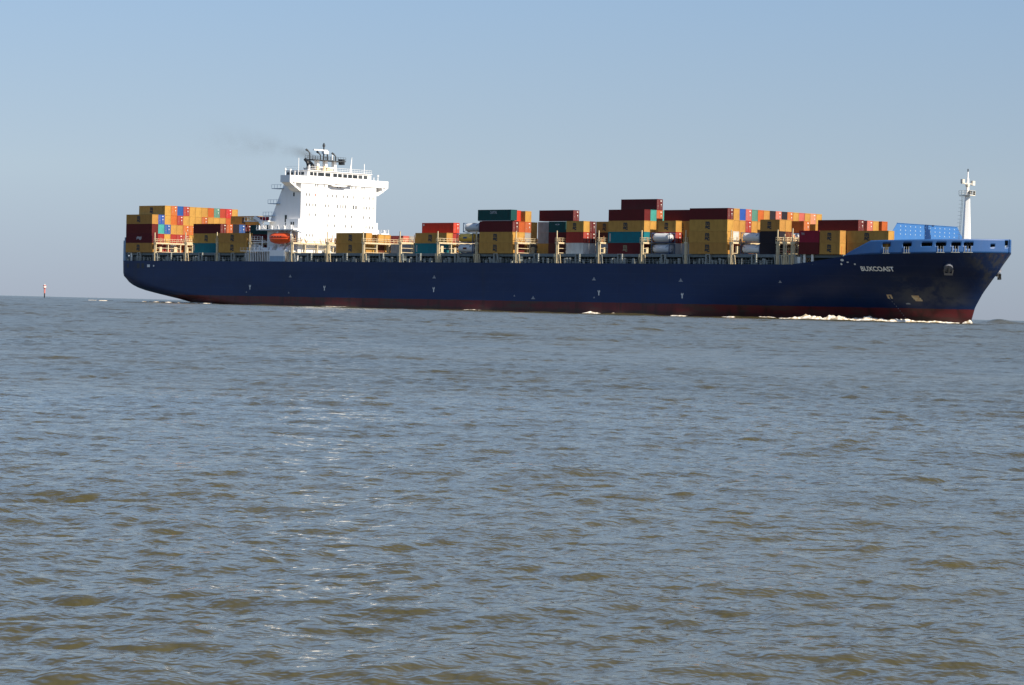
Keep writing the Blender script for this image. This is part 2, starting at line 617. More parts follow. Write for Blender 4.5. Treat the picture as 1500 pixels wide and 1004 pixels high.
def build_hull():
    zl = [-3.5, -1.5, 0, 0.8, 1.6, 2.4, 3.2, 4.0, 4.8, 5.6, 6.5, 7.4, 8.3, 9.3, 10.3, 11.3, 12.2, 13.0]
    top = [0.33, 0.67, 1.0]
    vs = np.concatenate([np.linspace(0, 0.16, 26) ** 1.0, np.linspace(0.16, 0.70, 40)[1:], np.linspace(0.70, 1.0, 64)[1:]])
    vs = np.concatenate([[0, .002, .005, .009], vs[1:]])
    vs = np.unique(np.round(np.concatenate([vs, 1 - np.array([.001, .002, .0035, .005, .0075])]), 5))
    rows = []
    for z in zl:
        a, e = interp(STERN, z), interp(STEM, z)
        rows.append([(a + (e - a) * v, z) for v in vs])
    for fr in top:
        row = []
        for v in vs:
            z = 13.0
            for _ in range(3):
                a, e = interp(STERN, min(z, 13)), interp(STEM, z)
                s = a + (e - a) * v
                z = 13.0 + (ztop(s) - 13.0) * fr
            row.append((s, z))
        rows.append(row)
    nr, nc = len(rows), len(vs)
    V, F = [], []
    for side in (-1, 1):
        for row in rows:
            for s, z in row:
                V.append((s, side * half(s, z), z))
    n1 = nr * nc
    for r in range(nr - 1):
        flat = r >= len(zl)
        for c in range(nc - 1):
            a, b, c2, d = r * nc + c, r * nc + c + 1, (r + 1) * nc + c + 1, (r + 1) * nc + c
            if flat and rows[r][c + 1][0] < 140.5:
                continue
            if flat or r == len(zl) - 1:
                if abs(rows[r][c][1] - rows[r + 1][c][1]) < 1e-4 and abs(rows[r][c + 1][1] - rows[r + 1][c + 1][1]) < 1e-4:
                    continue
            F.append((a, b, c2, d))
            F.append((n1 + a, n1 + d, n1 + c2, n1 + b))
        # counter and transom: straight across between the sides
        if r < len(zl) - 1:
            F.append((r * nc, (r + 1) * nc, n1 + (r + 1) * nc, n1 + r * nc))
    me = bpy.data.meshes.new('hull')
    me.from_pydata(V, [], F)
    b = bmesh.new()
    b.from_mesh(me)
    bmesh.ops.remove_doubles(b, verts=b.verts, dist=0.004)
    bmesh.ops.recalc_face_normals(b, faces=b.faces)
    for f in b.faces:
        f.smooth = True
    b.to_mesh(me)
    b.free()
    me.set_sharp_from_angle(angle=math.radians(32))
    m = bpy.data.materials.new('hull_paint')
    m.use_nodes = True
    nt = m.node_tree
    L = nt.links.new
    p = nt.nodes['Principled BSDF']
    p.inputs['Roughness'].default_value = 0.45
    p.inputs['Specular IOR Level'].default_value = 0.3
    tc = nt.nodes.new('ShaderNodeTexCoord')
    sp = nt.nodes.new('ShaderNodeSeparateXYZ')
    L(tc.outputs['Object'], sp.inputs[0])

    def noise(scale, sc, detail=6, rough=0.6):
        mp = nt.nodes.new('ShaderNodeMapping')
        mp.inputs['Scale'].default_value = sc
        n = nt.nodes.new('ShaderNodeTexNoise')
        n.inputs['Scale'].default_value = scale
        n.inputs['Detail'].default_value = detail
        n.inputs['Roughness'].default_value = rough
        L(tc.outputs['Object'], mp.inputs[0])
        L(mp.outputs[0], n.inputs['Vector'])
        return n.outputs[0]

    def ramp(x, lo, hi):
        mr = nt.nodes.new('ShaderNodeMapRange')
        mr.interpolation_type = 'SMOOTHSTEP'
        mr.inputs['From Min'].default_value = lo
        mr.inputs['From Max'].default_value = hi
        L(x, mr.inputs['Value'])
        return mr.outputs[0]

    def mul(a, b):
        q = nt.nodes.new('ShaderNodeMath')
        q.operation = 'MULTIPLY'
        L(a, q.inputs[0])
        if isinstance(b, float):
            q.inputs[1].default_value = b
        else:
            L(b, q.inputs[1])
        return q.outputs[0]

    def mix(f, a, b):
        q = nt.nodes.new('ShaderNodeMix')
        q.data_type = 'RGBA'
        L(f, q.inputs[0])
        for s_, c_ in ((6, a), (7, b)):
            if isinstance(c_, tuple):
                q.inputs[s_].default_value = (*c_, 1)
            else:
                L(c_, q.inputs[s_])
        return q.outputs[2]
    streak = noise(1.0, (0.35, 0.35, 0.03))
    broad = noise(1.0, (0.03, 0.03, 0.10))
    blue = mix(ramp(broad, 0.35, 0.7), (0.0035, 0.016, 0.063), (0.005, 0.024, 0.092))
    cb = nt.nodes.new('ShaderNodeCombineXYZ')
    L(sp.outputs['X'], cb.inputs[0])
    L(sp.outputs['Z'], cb.inputs[1])
    bk = nt.nodes.new('ShaderNodeTexBrick')
    bk.inputs['Scale'].default_value = 1.0
    bk.inputs['Brick Width'].default_value = 11.5
    bk.inputs['Row Height'].default_value = 2.6
    bk.inputs['Mortar Size'].default_value = 0.035
    bk.inputs['Color1'].default_value = (0, 0, 0, 1)
    bk.inputs['Color2'].default_value = (1, 1, 1, 1)
    bk.inputs['Mortar'].default_value = (1, 1, 1, 1)
    L(cb.outputs[0], bk.inputs['Vector'])
    blue = mix(mul(bk.outputs['Color'], 0.30), blue, (0.007, 0.026, 0.086))
    blue = mix(mul(bk.outputs['Fac'], 0.6), blue, (0.025, 0.04, 0.08))
    blue = mix(mul(ramp(streak, 0.50, 0.75), 0.35), blue, (0.016, 0.022, 0.045))
    # silt scuffed up round the bow by the anchor chain
    ws = mul(mul(ramp(sp.outputs['X'], 162.0, 171.0), ramp(sp.outputs['X'], 184.5, 178.5)), mul(ramp(sp.outputs['Z'], 2.6, 5.0), ramp(sp.outputs['Z'], 12.0, 7.5)))
    blue = mix(mul(mul(ws, ramp(noise(1.0, (0.16, 0.16, 0.2)), 0.40, 0.58)), 0.8), blue, (0.07, 0.075, 0.088))
    ws2 = mul(ramp(sp.outputs['X'], 184.0, 187.0), ramp(noise(1.0, (0.5, 0.5, 0.16)), 0.42, 0.62))
    blue = mix(mul(ws2, 0.7), blue, (0.05, 0.053, 0.056))
    rstreak = noise(1.0, (1.3, 1.3, 0.06))
    wsr = mul(mul(ramp(sp.outputs['X'], 186.5, 188.0), ramp(sp.outputs['Z'], 13.5, 16.6)), ramp(rstreak, 0.54, 0.74))
    blue = mix(wsr, blue, (0.13, 0.052, 0.026))
    red = mix(ramp(streak, 0.45, 0.7), (0.105, 0.016, 0.019), (0.042, 0.014, 0.014))
    red = mix(mul(ramp(noise(1.0, (0.12, 0.12, 0.6)), 0.45, 0.68), 0.7), red, (0.05, 0.038, 0.03))
    edge = nt.nodes.new('ShaderNodeMath')
    edge.operation = 'MULTIPLY_ADD'
    edge.inputs[1].default_value = 0.35
    L(noise(1.0, (0.3, 0.3, 0.3)), edge.inputs[0])
    L(sp.outputs['Z'], edge.inputs[2])
    col = mix(ramp(edge.outputs[0], 2.92, 3.05), red, blue)
    # wet, slimy band just above the water
    col = mix(mul(ramp(edge.outputs[0], 1.5, 0.6), 0.55), col, (0.03, 0.02, 0.016))
    L(col, p.inputs['Base Color'])
    # plating: slightly dished plates between frames
    wv = noise(1.0, (0.22, 0.22, 0.25), 2)
    bp = nt.nodes.new('ShaderNodeBump')
    bp.inputs['Strength'].default_value = 0.5
    bp.inputs['Distance'].default_value = 0.12
    L(wv, bp.inputs['Height'])
    L(bp.outputs[0], p.inputs['Normal'])
    me.materials.append(m)
    o = bpy.data.objects.new('hull', me)
    C.objects.link(o)
    o.parent = ship
    return o


hull = build_hull()

# main deck
mb = MB()
st = np.linspace(-114.6, 158, 120)
for a, b in zip(st[:-1], st[1:]):
    ha, hb = half(a, 12.9) - 0.06, half(b, 12.9) - 0.06
    mb.quad([(a, -ha, 12.93), (b, -hb, 12.93), (b, hb, 12.93), (a, ha, 12.93)])
mb.build('main_deck', M['deckgrey'], ship)


# blue bulwark of the forecastle with real mooring openings
def bul_top(s):
    if s < 165:
        return ztop(s) + (18.95 - ztop(165)) * max(0, (s - 157.5)) / 7.5 if s > 157.5 else ztop(s)
    return 18.95 + (s - 165) * 0.85 / 27.3


OPEN = [(169.0, 1.7), (174.0, 1.7), (178.4, 1.75), (181.3, 1.6), (184.1, 1.5), (186.3, 1.35)]


def build_bulwark():
    ss = list(np.arange(157.5, 186.0, 0.25)) + list(np.arange(186.0, 191.0, 0.125)) + list(np.arange(191.0, 192.2, 0.04)) + [192.2, 192.25]
    fr = [0, 0.15, 0.30, 0.42, 0.50, 0.62, 0.74, 0.9, 1.0]
    V, F = [], []
    nc, nr = len(ss), len(fr)
    for side in (-1, 1):
        for f in fr:
            for s in ss:
                z0, z1 = ztop(s) + 0.003, max(bul_top(s), ztop(s) + 0.01)
                z = z0 + (z1 - z0) * f
                sc = min(s, 192.2)
                V.append((s, side * (half(sc, max(z0, 13)) + 0.012), z))
    n1 = nr * nc
    for r in range(nr - 1):
        for c in range(nc - 1):
            sm = (ss[c] + ss[c + 1]) / 2
            hole = False
            for s0, w in OPEN:
                if abs(sm - s0) < w / 2 * 1.25 and 4 <= r <= 5:
                    hole = True
                if abs(sm - s0) < w / 2 * 0.6 and 2 <= r <= 3 and s0 != 178.4:
                    hole = True
            if abs(sm - 190.1) < 0.3 and 3 <= r <= 4:
                hole = True
            if abs(sm - 191.75) < 0.16 and 3 <= r <= 6:
                hole = True
            if hole:
                continue
            a, b, c2, d = r * nc + c, r * nc + c + 1, (r + 1) * nc + c + 1, (r + 1) * nc + c
            F.append((a, b, c2, d))
            F.append((n1 + a, n1 + d, n1 + c2, n1 + b))
    for r in range(nr - 1):
        a, b = r * nc + nc - 1, (r + 1) * nc + nc - 1
        F.append((a, n1 + a, n1 + b, b))
    me = bpy.data.meshes.new('bulwark')
    me.from_pydata(V, [], F)
    me.polygons.foreach_set('use_smooth', [True] * len(F))
    me.materials.append(M['strake'])
    me.update()
    o = bpy.data.objects.new('bulwark', me)
    C.objects.link(o)
    o.parent = ship
    so = o.modifiers.new('thickness', 'SOLIDIFY')
    so.thickness = 0.09
    so.offset = -1
    return o


build_bulwark()
# forecastle deck over a dark mooring space
mb = MB()
st = np.concatenate([np.linspace(165.2, 190, 60), np.linspace(190.1, 192.1, 12)])
for a, b in zip(st[:-1], st[1:]):
    for z, d in ((0.10, 1.0),):
        ha, hb = half(a, ztop(a)) - 0.10, half(b, ztop(b)) - 0.10
        ha, hb = max(ha, 0.02), max(hb, 0.02)
        za, zb = bul_top(a) - 0.18, bul_top(b) - 0.18
        mb.quad([(a, -ha, za), (b, -hb, zb), (b, hb, zb), (a, ha, za)])
        za, zb = ztop(a) + 0.05, ztop(b) + 0.05
        mb.quad([(a, -ha, za), (b, -hb, zb), (b, hb, zb), (a, ha, za)])
ha = half(165.2, 15) - 0.10
mb.quad([(165.2, -ha, ztop(165.2)), (165.2, ha, ztop(165.2)), (165.2, ha, bul_top(165.2) - 0.18), (165.2, -ha, bul_top(165.2) - 0.18)])
mb.build('forecastle_deck', M['deckgrey'], ship, recalc=False)
# roller fairleads standing in the openings
for side in (-1, 1):
    for s0, w in OPEN:
        if s0 == 178.4:
            continue
        y = half(s0, ztop(s0))
        z0 = ztop(s0)
        h = (bul_top(s0) - z0)
        ang = math.atan2(half(s0 + .5, z0) - half(s0 - .5, z0), 1.0)
        mb = MB()
        for dx in (-0.55, 0.0, 0.5):
            mb.cyl((s0 + dx, side * (y + dx * math.tan(ang) + 0.16), z0 + h * 0.06), (s0 + dx, side * (y + dx * math.tan(ang) + 0.16), z0 + h * 0.50), 0.06, n=8)
        mb.bar((s0 - 0.8, side * (y - 0.8 * math.tan(ang) + 0.15), z0 + h * 0.05), (s0 + 0.8, side * (y + 0.8 * math.tan(ang) + 0.15), z0 + h * 0.05), 0.2, 0.12)
        mb.build('fairlead', M['midgrey'], ship)
# mooring winches seen as dim shapes inside
for s0 in (171, 176, 181):
    for y in (-9, 9):
        mb = MB()
        mb.cyl((s0, y - 1.4, 17.4), (s0, y + 1.4, 17.4), 0.7, n=14)
        mb.box(s0 - .8, s0 + .8, y - 1.8, y - 1.399, ztop(s0) + .06, 18.0)
        mb.build('mooring_winch', M['deckgrey'], ship)

# breakwater on the forecastle
SB = 168.6
mb = MB()
mb.prism_yz([(-17.0, 18.75), (17.0, 18.75), (16.9, 19.15), (12.95, 23.30), (-12.95, 23.30), (-16.9, 19.15)], SB - 0.12, SB)
for k in range(12):
    y = -11.6 + k * 23.2 / 11
    mb.bar((SB - 0.2, y, 18.9), (SB - 0.2, y, 23.1), 0.12, 0.2)
    for z in (20.75, 21.7, 22.65):
        mb.cyl((SB, y, z), (SB + 0.05, y, z), 0.17, n=8, mi=1)
mb.box(SB - 0.2, SB + 0.1, -12.95, 12.95, 23.31, 23.41)
bw = mb.build('breakwater', [M['lightblue'], M['stud']], ship)

# ------------------------------------------------------------------ foremast
mb = MB()
xm, zb = 179.9, 19.3
rb, rt, zt_ = 1.75, 1.0, 30.4


def mast_sec(z, rx, ry):
    return [(xm - rx, -ry * 0.5, z), (xm - rx * .1, -ry, z), (xm + rx, -ry * .35, z), (xm + rx, ry * .35, z), (xm - rx * .1, ry, z), (xm - rx, ry * .5, z)]


a, b = mast_sec(zb - .4, 1.05, 0.95), mast_sec(zt_, 0.62, 0.5)
for i in range(6):
    j = (i + 1) % 6
    mb.quad([a[i], a[j], b[j], b[i]])
mb.quad(b)
mast = mb.build('foremast', M['white'], ship)
mb = MB()
mb.box(xm - 1.7, xm + 1.5, -1.15, 1.15, 30.4, 30.6)
mb.build('platform', M['pale'], mast)
mb = MB()
for z in (31.05, 31.6):
    for q in (((xm - 1.7, -1.15), (xm + 1.5, -1.15)), ((xm - 1.7, 1.15), (xm + 1.5, 1.15)), ((xm - 1.7, -1.15), (xm - 1.7, 1.15)), ((xm + 1.5, -1.15), (xm + 1.5, 1.15))):
        mb.bar((*q[0], z), (*q[1], z), 0.06)
for x in (xm - 1.7, xm - 0.2, xm + 1.5):
    for y in (-1.15, 0, 1.15):
        mb.bar((x, y, 30.6), (x, y, 31.65), 0.07)
mb.build('railing', M['pale'], mast)
mb = MB()
mb.cyl((xm, 0, 30.6), (xm, 0, 34.6), 0.45, 0.32, 10)
mb.cyl((xm, 0, 34.6), (xm, 0, 36.2), 0.22, 0.15, 8)
mb.build('topmast', M['white'], mast)
mb = MB()
mb.cyl((xm, 0, 36.2), (xm, 0, 36.9), 0.14, n=8)
mb.build('mast_light', M['black'], mast)
mb = MB()
mb.box(xm - 0.25, xm + 0.15, -2.6, 2.6, 33.2, 33.42)
mb.box(xm - 0.3, xm + 0.3, -2.7, -1.7, 33.42, 34.3)
mb.box(xm - 0.3, xm + 0.3, 1.7, 2.8, 33.0, 34.1)
mb.cyl((xm + .2, -0.9, 32.9), (xm + .9, -0.9, 32.9), 0.45, n=10)
mb.build('radar_scanner', M['pale'], mast)
mb = MB()
mb.cyl((xm + .5, 0, 31.2), (xm + 1.0, 0, 31.2), 0.42, n=10)
mb.cyl((xm + 1.1, 1.3, 30.6), (xm + 1.1, 1.3, 31.5), 0.3, n=10)
mb.build('horn', M['black'], mast)
mb = MB()
for y in (-0.28, 0.28):
    mb.bar((xm - 2.15, y, 19.1), (xm - 1.35, y, 30.5), 0.06)
for k in range(26):
    t = k / 25
    x = xm - 2.15 + 0.8 * t
    mb.bar((x, -0.28, 19.2 + 11.2 * t), (x, 0.28, 19.2 + 11.2 * t), 0.05)
for k in range(12):
    t = k / 11
    x = xm - 2.3 + 0.8 * t
    z = 20.2 + 10 * t
    mb.bar((x, -0.45, z), (x - .5, -0.45, z), .05).bar((x, 0.45, z), (x - .5, 0.45, z), .05).bar((x - .5, -0.45, z), (x - .5, 0.45, z), .05)
mb.build('ladder', M['pale'], mast)

# ------------------------------------------------------------------ white superstructure
SF = -39.2
mb = MB()
mb.prism([(SF, 12.95), (SF, 36.1), (-46.4, 36.1), (-47.2, 34.6), (-52.4, 24.6), (-52.4, 12.95)], -15.35, 15.35)
# step in the front at the fourth deck
mb.box(SF - 5.2, SF + 0.03, -16.25, -15.353, 12.96, 25.5)
mb.box(SF - 5.2, SF + 0.03, 15.353, 16.25, 12.96, 25.5)
house = mb.build('superstructure', M['white'], ship)
mb = MB()
mb.box(-51.6, SF - 5.3, -16.9, 16.9, 12.97, 22.1)
mb.build('deckhouse', M['white'], ship)
# boat deck with rails
mb = MB()
mb.box(-53.6, -37.6, -19.6, -16.3, 22.12, 22.42)
mb.box(-53.6, -37.6, 16.3, 19.6, 22.12, 22.42)
mb.box(-53.4, -44.2, -16.3, 16.3, 22.13, 22.40)
mb.prism([(-39.15, 22.0), (-34.9, 21.2), (-34.9, 21.4), (-39.15, 22.8)], -18.6, -16.6)
mb.build('boat_deck', M['white'], ship)
for side in (-1, 1):
    mb = MB()
    y = side * 19.5
    for z in (22.85, 23.25, 23.6):
        mb.bar((-53.5, y, z), (-37.8, y, z), 0.06)
    for k in range(16):
        x = -53.5 + k * 15.7 / 15
        mb.bar((x, y, 22.42), (x, y, 23.62), 0.12)
    mb.build('boat_deck_railing', M['white'], ship)
    for k in range(6):
        x = -53 + k * 2.7
        mb = MB()
        mb.box(x, x + 0.5, side * 19.1 - .2, side * 19.1 + .2, 22.42, 23.3)
        mb.cyl((x + .25, side * 19.1, 23.3), (x + .25, side * 19.1, 23.5), .2, n=8)
        mb.build('deck_locker', M['white'], ship)
mb = MB()
mb.box(-60.5, -50.0, -18.2, -14.8, 24.75, 25.0)
for k in range(8):
    x = -60.3 + k * 1.3
    mb.bar((x, -18.1, 25), (x, -18.1, 26.1), .08)
mb.bar((-60.3, -18.1, 26.05), (-51, -18.1, 26.05), .07)
mb.build('funnel_deck', M['white'], ship)
mb = MB()
mb.box(-59.8, -57, -17.6, -15.4, 25, 26.1)
mb.box(-55.6, -52.4, -17.8, -15.6, 25, 26.2, 1)
mb.build('deck_locker', [M['buff'], CM['deepred']], ship)
# lower deck outboard of the house
mb = MB()
mb.box(-60.0, -39.4, -19.85, -16.92, 15.9, 16.2)
mb.build('embarkation_deck', M['white'], ship)
mb = MB()
mb.box(-60.0, -39.4, 16.92, 19.85, 15.9, 16.2)
mb.build('embarkation_deck', M['white'], ship)
mb = MB()
for k in range(15):
    x = -57.8 + k * 0.75
    mb.bar((x, -19.8, 13.0), (x, -19.8, 15.9), 0.14)
for z in (16.65, 17.05):
    mb.bar((-60, -19.8, z), (-48, -19.8, z), .06)
for k in range(9):
    x = -60 + k * 1.5
    mb.bar((x, -19.8, 16.2), (x, -19.8, 17.1), .08)
mb.build('side_railing', M['white'], ship)
mb = MB()
mb.box(-47.0, -40.9, -19.93, -19.5, 14.6, 16.3)
mb.box(-47.0, -40.9, -19.94, -19.5, 12.98, 14.598, 1)
mb.build('gangway_screen', [M['white'], M['bluegrey']], ship)
mb = MB()
mb.box(-58, -55, -18.6, -16.95, 16.2, 18.3)
mb.cyl((-53.6, -18, 16.2), (-53.6, -18, 17.9), .35, n=10)
mb.cyl((-52.4, -18.2, 16.2), (-52.4, -18.2, 17.6), .3, n=10)
mb.box(-51.8, -49.4, -18.8, -17.2, 16.2, 17.0)
mb.bar((-56.4, -18.8, 18.5), (-49, -18.8, 18.7), 0.3, .2)
mb.build('deck_vent', M['white'], ship)
mb = MB()
mb.box(-55.8, -52.0, -19.3, -17, 19.0, 19.2)
for x in (-55.8, -54.5, -53.2, -52):
    mb.bar((x, -19.3, 19.2), (x, -19.3, 20.4), .08)
for z in (19.8, 20.4):
    mb.bar((-55.8, -19.3, z), (-52, -19.3, z), .06)
mb.build('side_platform', M['white'], ship)
# crane arm aft of the house
mb = MB()
pts = [(-56.0, -18, 25.9), (-54.6, -18, 25.5), (-53.5, -18, 24.9), (-52.7, -18, 24.0), (-52.2, -18, 22.5)]
for a, b, w in zip(pts[:-1], pts[1:], (0.8, 0.8, 0.95, 1.05)):
    mb.bar(a, b, 0.7, w)
mb.build('stores_crane', M['white'], ship)

# bridge deck with open wings
mb = MB()
mb.box(-43.0, SF + 0.25, -20.1, 20.1, 36.05, 38.1)
brg = mb.build('bridge_wing', M['white'], ship)
for side in (-1, 1):
    mb = MB()
    x0, x1 = -42.6, SF + 0.2
    a = [(side * 15.37, 33.6), (side * 15.9, 33.6), (side * 20.05, 36.0), (side * 20.05, 36.04), (side * 19.2, 36.04), (side * 15.37, 34.0)]
    mb.prism_yz(a if side > 0 else a[::-1], x0, x1)
    mb.box(x0, x1, min(side * 17.6, side * 18.1), max(side * 17.6, side * 18.1), 34.6, 36.04)
    mb.build('wing_bracket', M['white'], ship)
mb = MB()
mb.box(-48.2, SF + 0.1, -13.0, 13.0, 38.12, 39.75)
mb.box(-48.4, SF + 0.35, -13.2, 13.2, 39.76, 39.95)
wheel = mb.build('wheelhouse', M['white'], ship)
BW = [(12.05, 10.77), (10.49, 9.32), (8.85, 6.37), (5.9, 3.82), (2.71, 1.1), (0.74, -0.88), (-1.39, -3.01), (-3.38, -5.06), (-5.35, -7.24), (-7.66, -9.3), (-9.82, -11.41)]
for k, (p0, p1) in enumerate(BW):
    mb = MB()
    mb.box(SF + 0.10, SF + 0.125, -p0, -p1, 38.35, 39.4)
    w = mb.build('bridge_window', M['glass'] if k < 9 else M['winglass'], wheel)
for k in range(5):
    mb = MB()
    x = -40.6 - k * 1.55
    mb.box(x - 1.2, x, -13.03, -13.0, 38.5, 39.35)
    mb.build('side_window', M['glass'], wheel)
mb = MB()
for k in range(27):
    y = -13 + k
    mb.bar((SF + 0.2, y, 39.95), (SF + 0.2, y, 41.0), 0.05)
for z in (40.45, 41.0):
    mb.bar((SF + 0.2, -13, z), (SF + 0.2, 13, z), 0.06)
    mb.bar((-48.2, -13, z), (SF + .2, -13, z), 0.06)
    mb.bar((-48.2, 13, z), (SF + .2, 13, z), 0.06)
mb.build('roof_railing', M['white'], wheel)
# cabin windows
WIN = [(-0.0, z, ps) for z, ps in (
    (35.6, [9.56, 8.73, 6.17, 4.34, 0.76, -0.4, -5.18, -6.84, -9.36, -10.22]),
    (32.75, [13.2, 11.91, 9.57, 4.61, 2.77, 1.04, -1.72, -3.47, -6.08, -10.26, -12.69, -14.05]),
    (29.8, [13.1, 11.91, 10.51, 9.47, 5.4, 4.35, 0.56, -0.5, -1.66, -2.72, -5.92, -7.04, -10.37, -11.45, -12.79, -14.15]),
    (26.95, [11.97, 9.37, 4.26, 1.78, -2.71, -5.27, -10.31, -12.79]),
    (24.05, [4.31, 1.68, -2.81, -5.37, -11.38, -12.78, -14.08]),
    (20.9, [12.9, 11.5, 10.31]))]
for _, z, ps in WIN:
    for p in ps:
        hh = 0.75 if abs(p + 5.92) < .1 and z == 29.8 or abs(p + 7.04) < .1 and z == 29.8 else (0.62 if z == 29.8 and -3 < p < 1 else 0.42)
        ww = 0.5 if hh == 0.75 else 0.3
        mb = MB()
        mb.box(SF + .002, SF + 0.03, -p - ww / 2 - .03, -p + ww / 2 + .03, z - hh / 2 - .2, z + hh / 2 + .2)
        mb.build('window', M['winglass'] if not (abs(p - 9.57) < .01 and z == 32.75) else CM['orange'], house)
mb = MB()
mb.box(-45.9, -45.0, -15.40, -15.352, 24.6, 26.7)
mb.build('side_door', M['glass'], house)
for x, z in ((-42.2, 32.7), (-42.1, 24.1), (-41.2, 24.1), (-45.4, 23.9), (-42.0, 19.9), (-40.9, 19.9)):
    mb = MB()
    yy = -16.28 if z < 25 and x > -44.4 else (-15.39)
    mb.box(x - .3, x + .3, yy, yy + 0.04, z - .55, z + .55)
    mb.build('side_window', M['glass'], house)
# aft side platforms and stairs on the sloped edge
mb = MB()
for x, z in ((-47.7, 36.0), (-49.2, 31.6), (-51.2, 28.0)):
    mb.box(x - 3.2, x + 1.2, -16.2, -13.0, z - 1.6, z - 1.45)
    for dx in (-3.2, -2, -.8, .6):
        mb.bar((x + dx, -16.2, z - 1.45), (x + dx, -16.2, z - .4), .07)
    mb.bar((x - 3.2, -16.2, z - .4), (x + 1.2, -16.2, z - .4), .07)
mb.build('stair_landing', M['bluegrey'], ship)
mb = MB()
mb.box(SF + 0.26, SF + 1.3, -2.2, 4.6, 36.2, 36.5)
mb.prism_yz([(-4.6, 36.05), (2.6, 36.05), (1.4, 35.55), (-3.4, 35.55)], SF, SF + 1.1)
mb.build('front_balcony', M['white'], ship)
mb = MB()
for p, z0, z1, r in ((14.4, 38.1, 43.4, .09), (10.2, 39.95, 41.6, .12), (-12.4, 39.95, 43.0, .10), (19.6, 38.1, 40.2, .12), (17.6, 38.1, 39.5, .1), (-18.2, 38.1, 39.6, .12), (-16.5, 38.1, 39.2, .1), (15.8, 38.1, 39.6, .12)):
    mb.cyl((-41.5, -p, z0), (-41.5, -p, z1), r, n=6)
mb.cyl((-44, 9.0, 39.95), (-44, 9.6, 44.9), 0.35, 0.05, 8)
for p in (19.6, 17.6, -18.2):
    mb.cyl((-41.5, -p, 39.5), (-41.5, -p, 40.0), 0.28, n=8)
mb.build('antenna', M['white'], ship)

# radar mast on the wheelhouse roof
XR = -45.5
mb = MB()
for y in (-3.3, 0, 3.7):
    mb.box(XR - .6, XR + .6, y - .45, y + .45, 39.95, 43.3)
mb.box(XR - .5, XR + .5, -3.3, 3.7, 41.2, 41.5)
rm = mb.build('radar_mast', M['white'], ship)
mb = MB()
mb.box(XR - 1.7, XR + 1.7, -6.6, 7.0, 43.3, 43.55)
for y in np.linspace(-6.6, 7.0, 14):
    for x in (XR - 1.6, XR + 1.6):
        mb.bar((x, y, 43.55), (x, y, 44.6), .07)
for z in (44.05, 44.6):
    for x in (XR - 1.6, XR + 1.6):
        mb.bar((x, -6.6, z), (x, 7.0, z), .07)
mb.box(XR - .8, XR + .8, 6.3, 7.4, 42.5, 44.2)
mb.build('mast_platform', M['dark'], rm)
mb = MB()
for y, z in ((-6.3, 46.2), (-1.9, 45.8), (4.3, 45.7)):
    mb.path([(XR, y, 43.5), (XR, y, z - .8), (XR - .5, y - .45, z)], .19, 8)
    mb.cyl((XR - .4, y - .35, z - .2), (XR - .9, y - .8, z + .25), .3, n=8)
mb.bar((XR, -.6, 43.5), (XR, -.6, 48.6), .3)
mb.bar((XR, .9, 43.5), (XR, .9, 46.2), .3)
for z in (44.4, 45.4):
    mb.bar((XR, -.6, z), (XR, .9, z), .15)
mb.cyl((XR, -.6, 47.5), (XR, -.6, 48.2), .4, n=8)
mb.build('mast_pipe', M['dark'], rm)
mb = MB()
mb.box(XR - .25, XR + .25, -4.8, .8, 46.25, 46.6)
mb.box(XR - .6, XR + .6, -.9, .9, 45.4, 46.2)
mb.cyl((XR + .4, 2.6, 43.5), (XR + .4, 2.6, 45.3), .16, n=6)
mb.build('radar_scanner', M['white'], rm)
mb = MB()
for k in range(14):
    y = rnd.uniform(-5.5, 6.5)
    z = rnd.uniform(40.0, 41.6)
    mb.box(XR + rnd.uniform(-1, 2), XR + 2.3, y - rnd.uniform(.2, .5), y + rnd.uniform(.2, .5), 39.96, z)
mb.build('roof_equipment', M['buff'], rm)

# funnel behind the house
mb = MB()
mb.box(-51.8, -48.6, -2.6, 2.6, 25.4, 41.1)
fun = mb.build('funnel', M['white'], ship)
for y, x, t, r in ((-2.0, -50.6, 43.9, .5), (-.9, -50.0, 43.4, .4), (.6, -50.8, 43.0, .4)):
    mb = MB()
    mb.path([(x, y, 41.0), (x, y, t - 1.7), (x - .4, y, t - .8), (x - 1.4, y, t)], r, 12)
    mb.build('exhaust_pipe', M['black'], fun)
mb = MB()
mb.box(-52.0, -48.4, -2.8, 2.8, 41.1, 41.3)
mb.build('funnel_cap', M['dark'], fun)

# lifeboat davits
for x in (-46.0, -40.2):
    mb = MB()
    mb.bar((x + .2, -18.0, 23.6), (x + 1.2, -19.2, 21.0), .35, .5)
    mb.bar((x + 1.2, -19.2, 21.0), (x + 1.5, -18.4, 19.4), .35, .5)
    mb.bar((x + 1.5, -18.4, 19.4), (x + .4, -17.4, 16.4), .35, .7)
    mb.build('davit', M['white'], ship)
mb = MB()
mb.bar((-38.7, -19.4, 13.0), (-38.7, -19.4, 20.6), .35)
mb.bar((-51.0, -19.4, 16.2), (-51.0, -19.4, 20.4), .2)
mb.build('davit_post', M['white'], ship)
mb = MB()
mb.prism_yz([(-19.0, 16.22), (-17.2, 16.22), (-17.0, 18.0), (-18.2, 17.4)], -48.5, -47.6)
mb.prism_yz([(-19.0, 16.22), (-17.2, 16.22), (-17.0, 18.0), (-18.2, 17.4)], -45.4, -43.2)
mb.prism_yz([(-19.0, 16.22), (-17.2, 16.22), (-17.0, 18.0), (-18.2, 17.4)], -41.8, -41.0)
mb.build('boat_cradle', M['white'], ship)

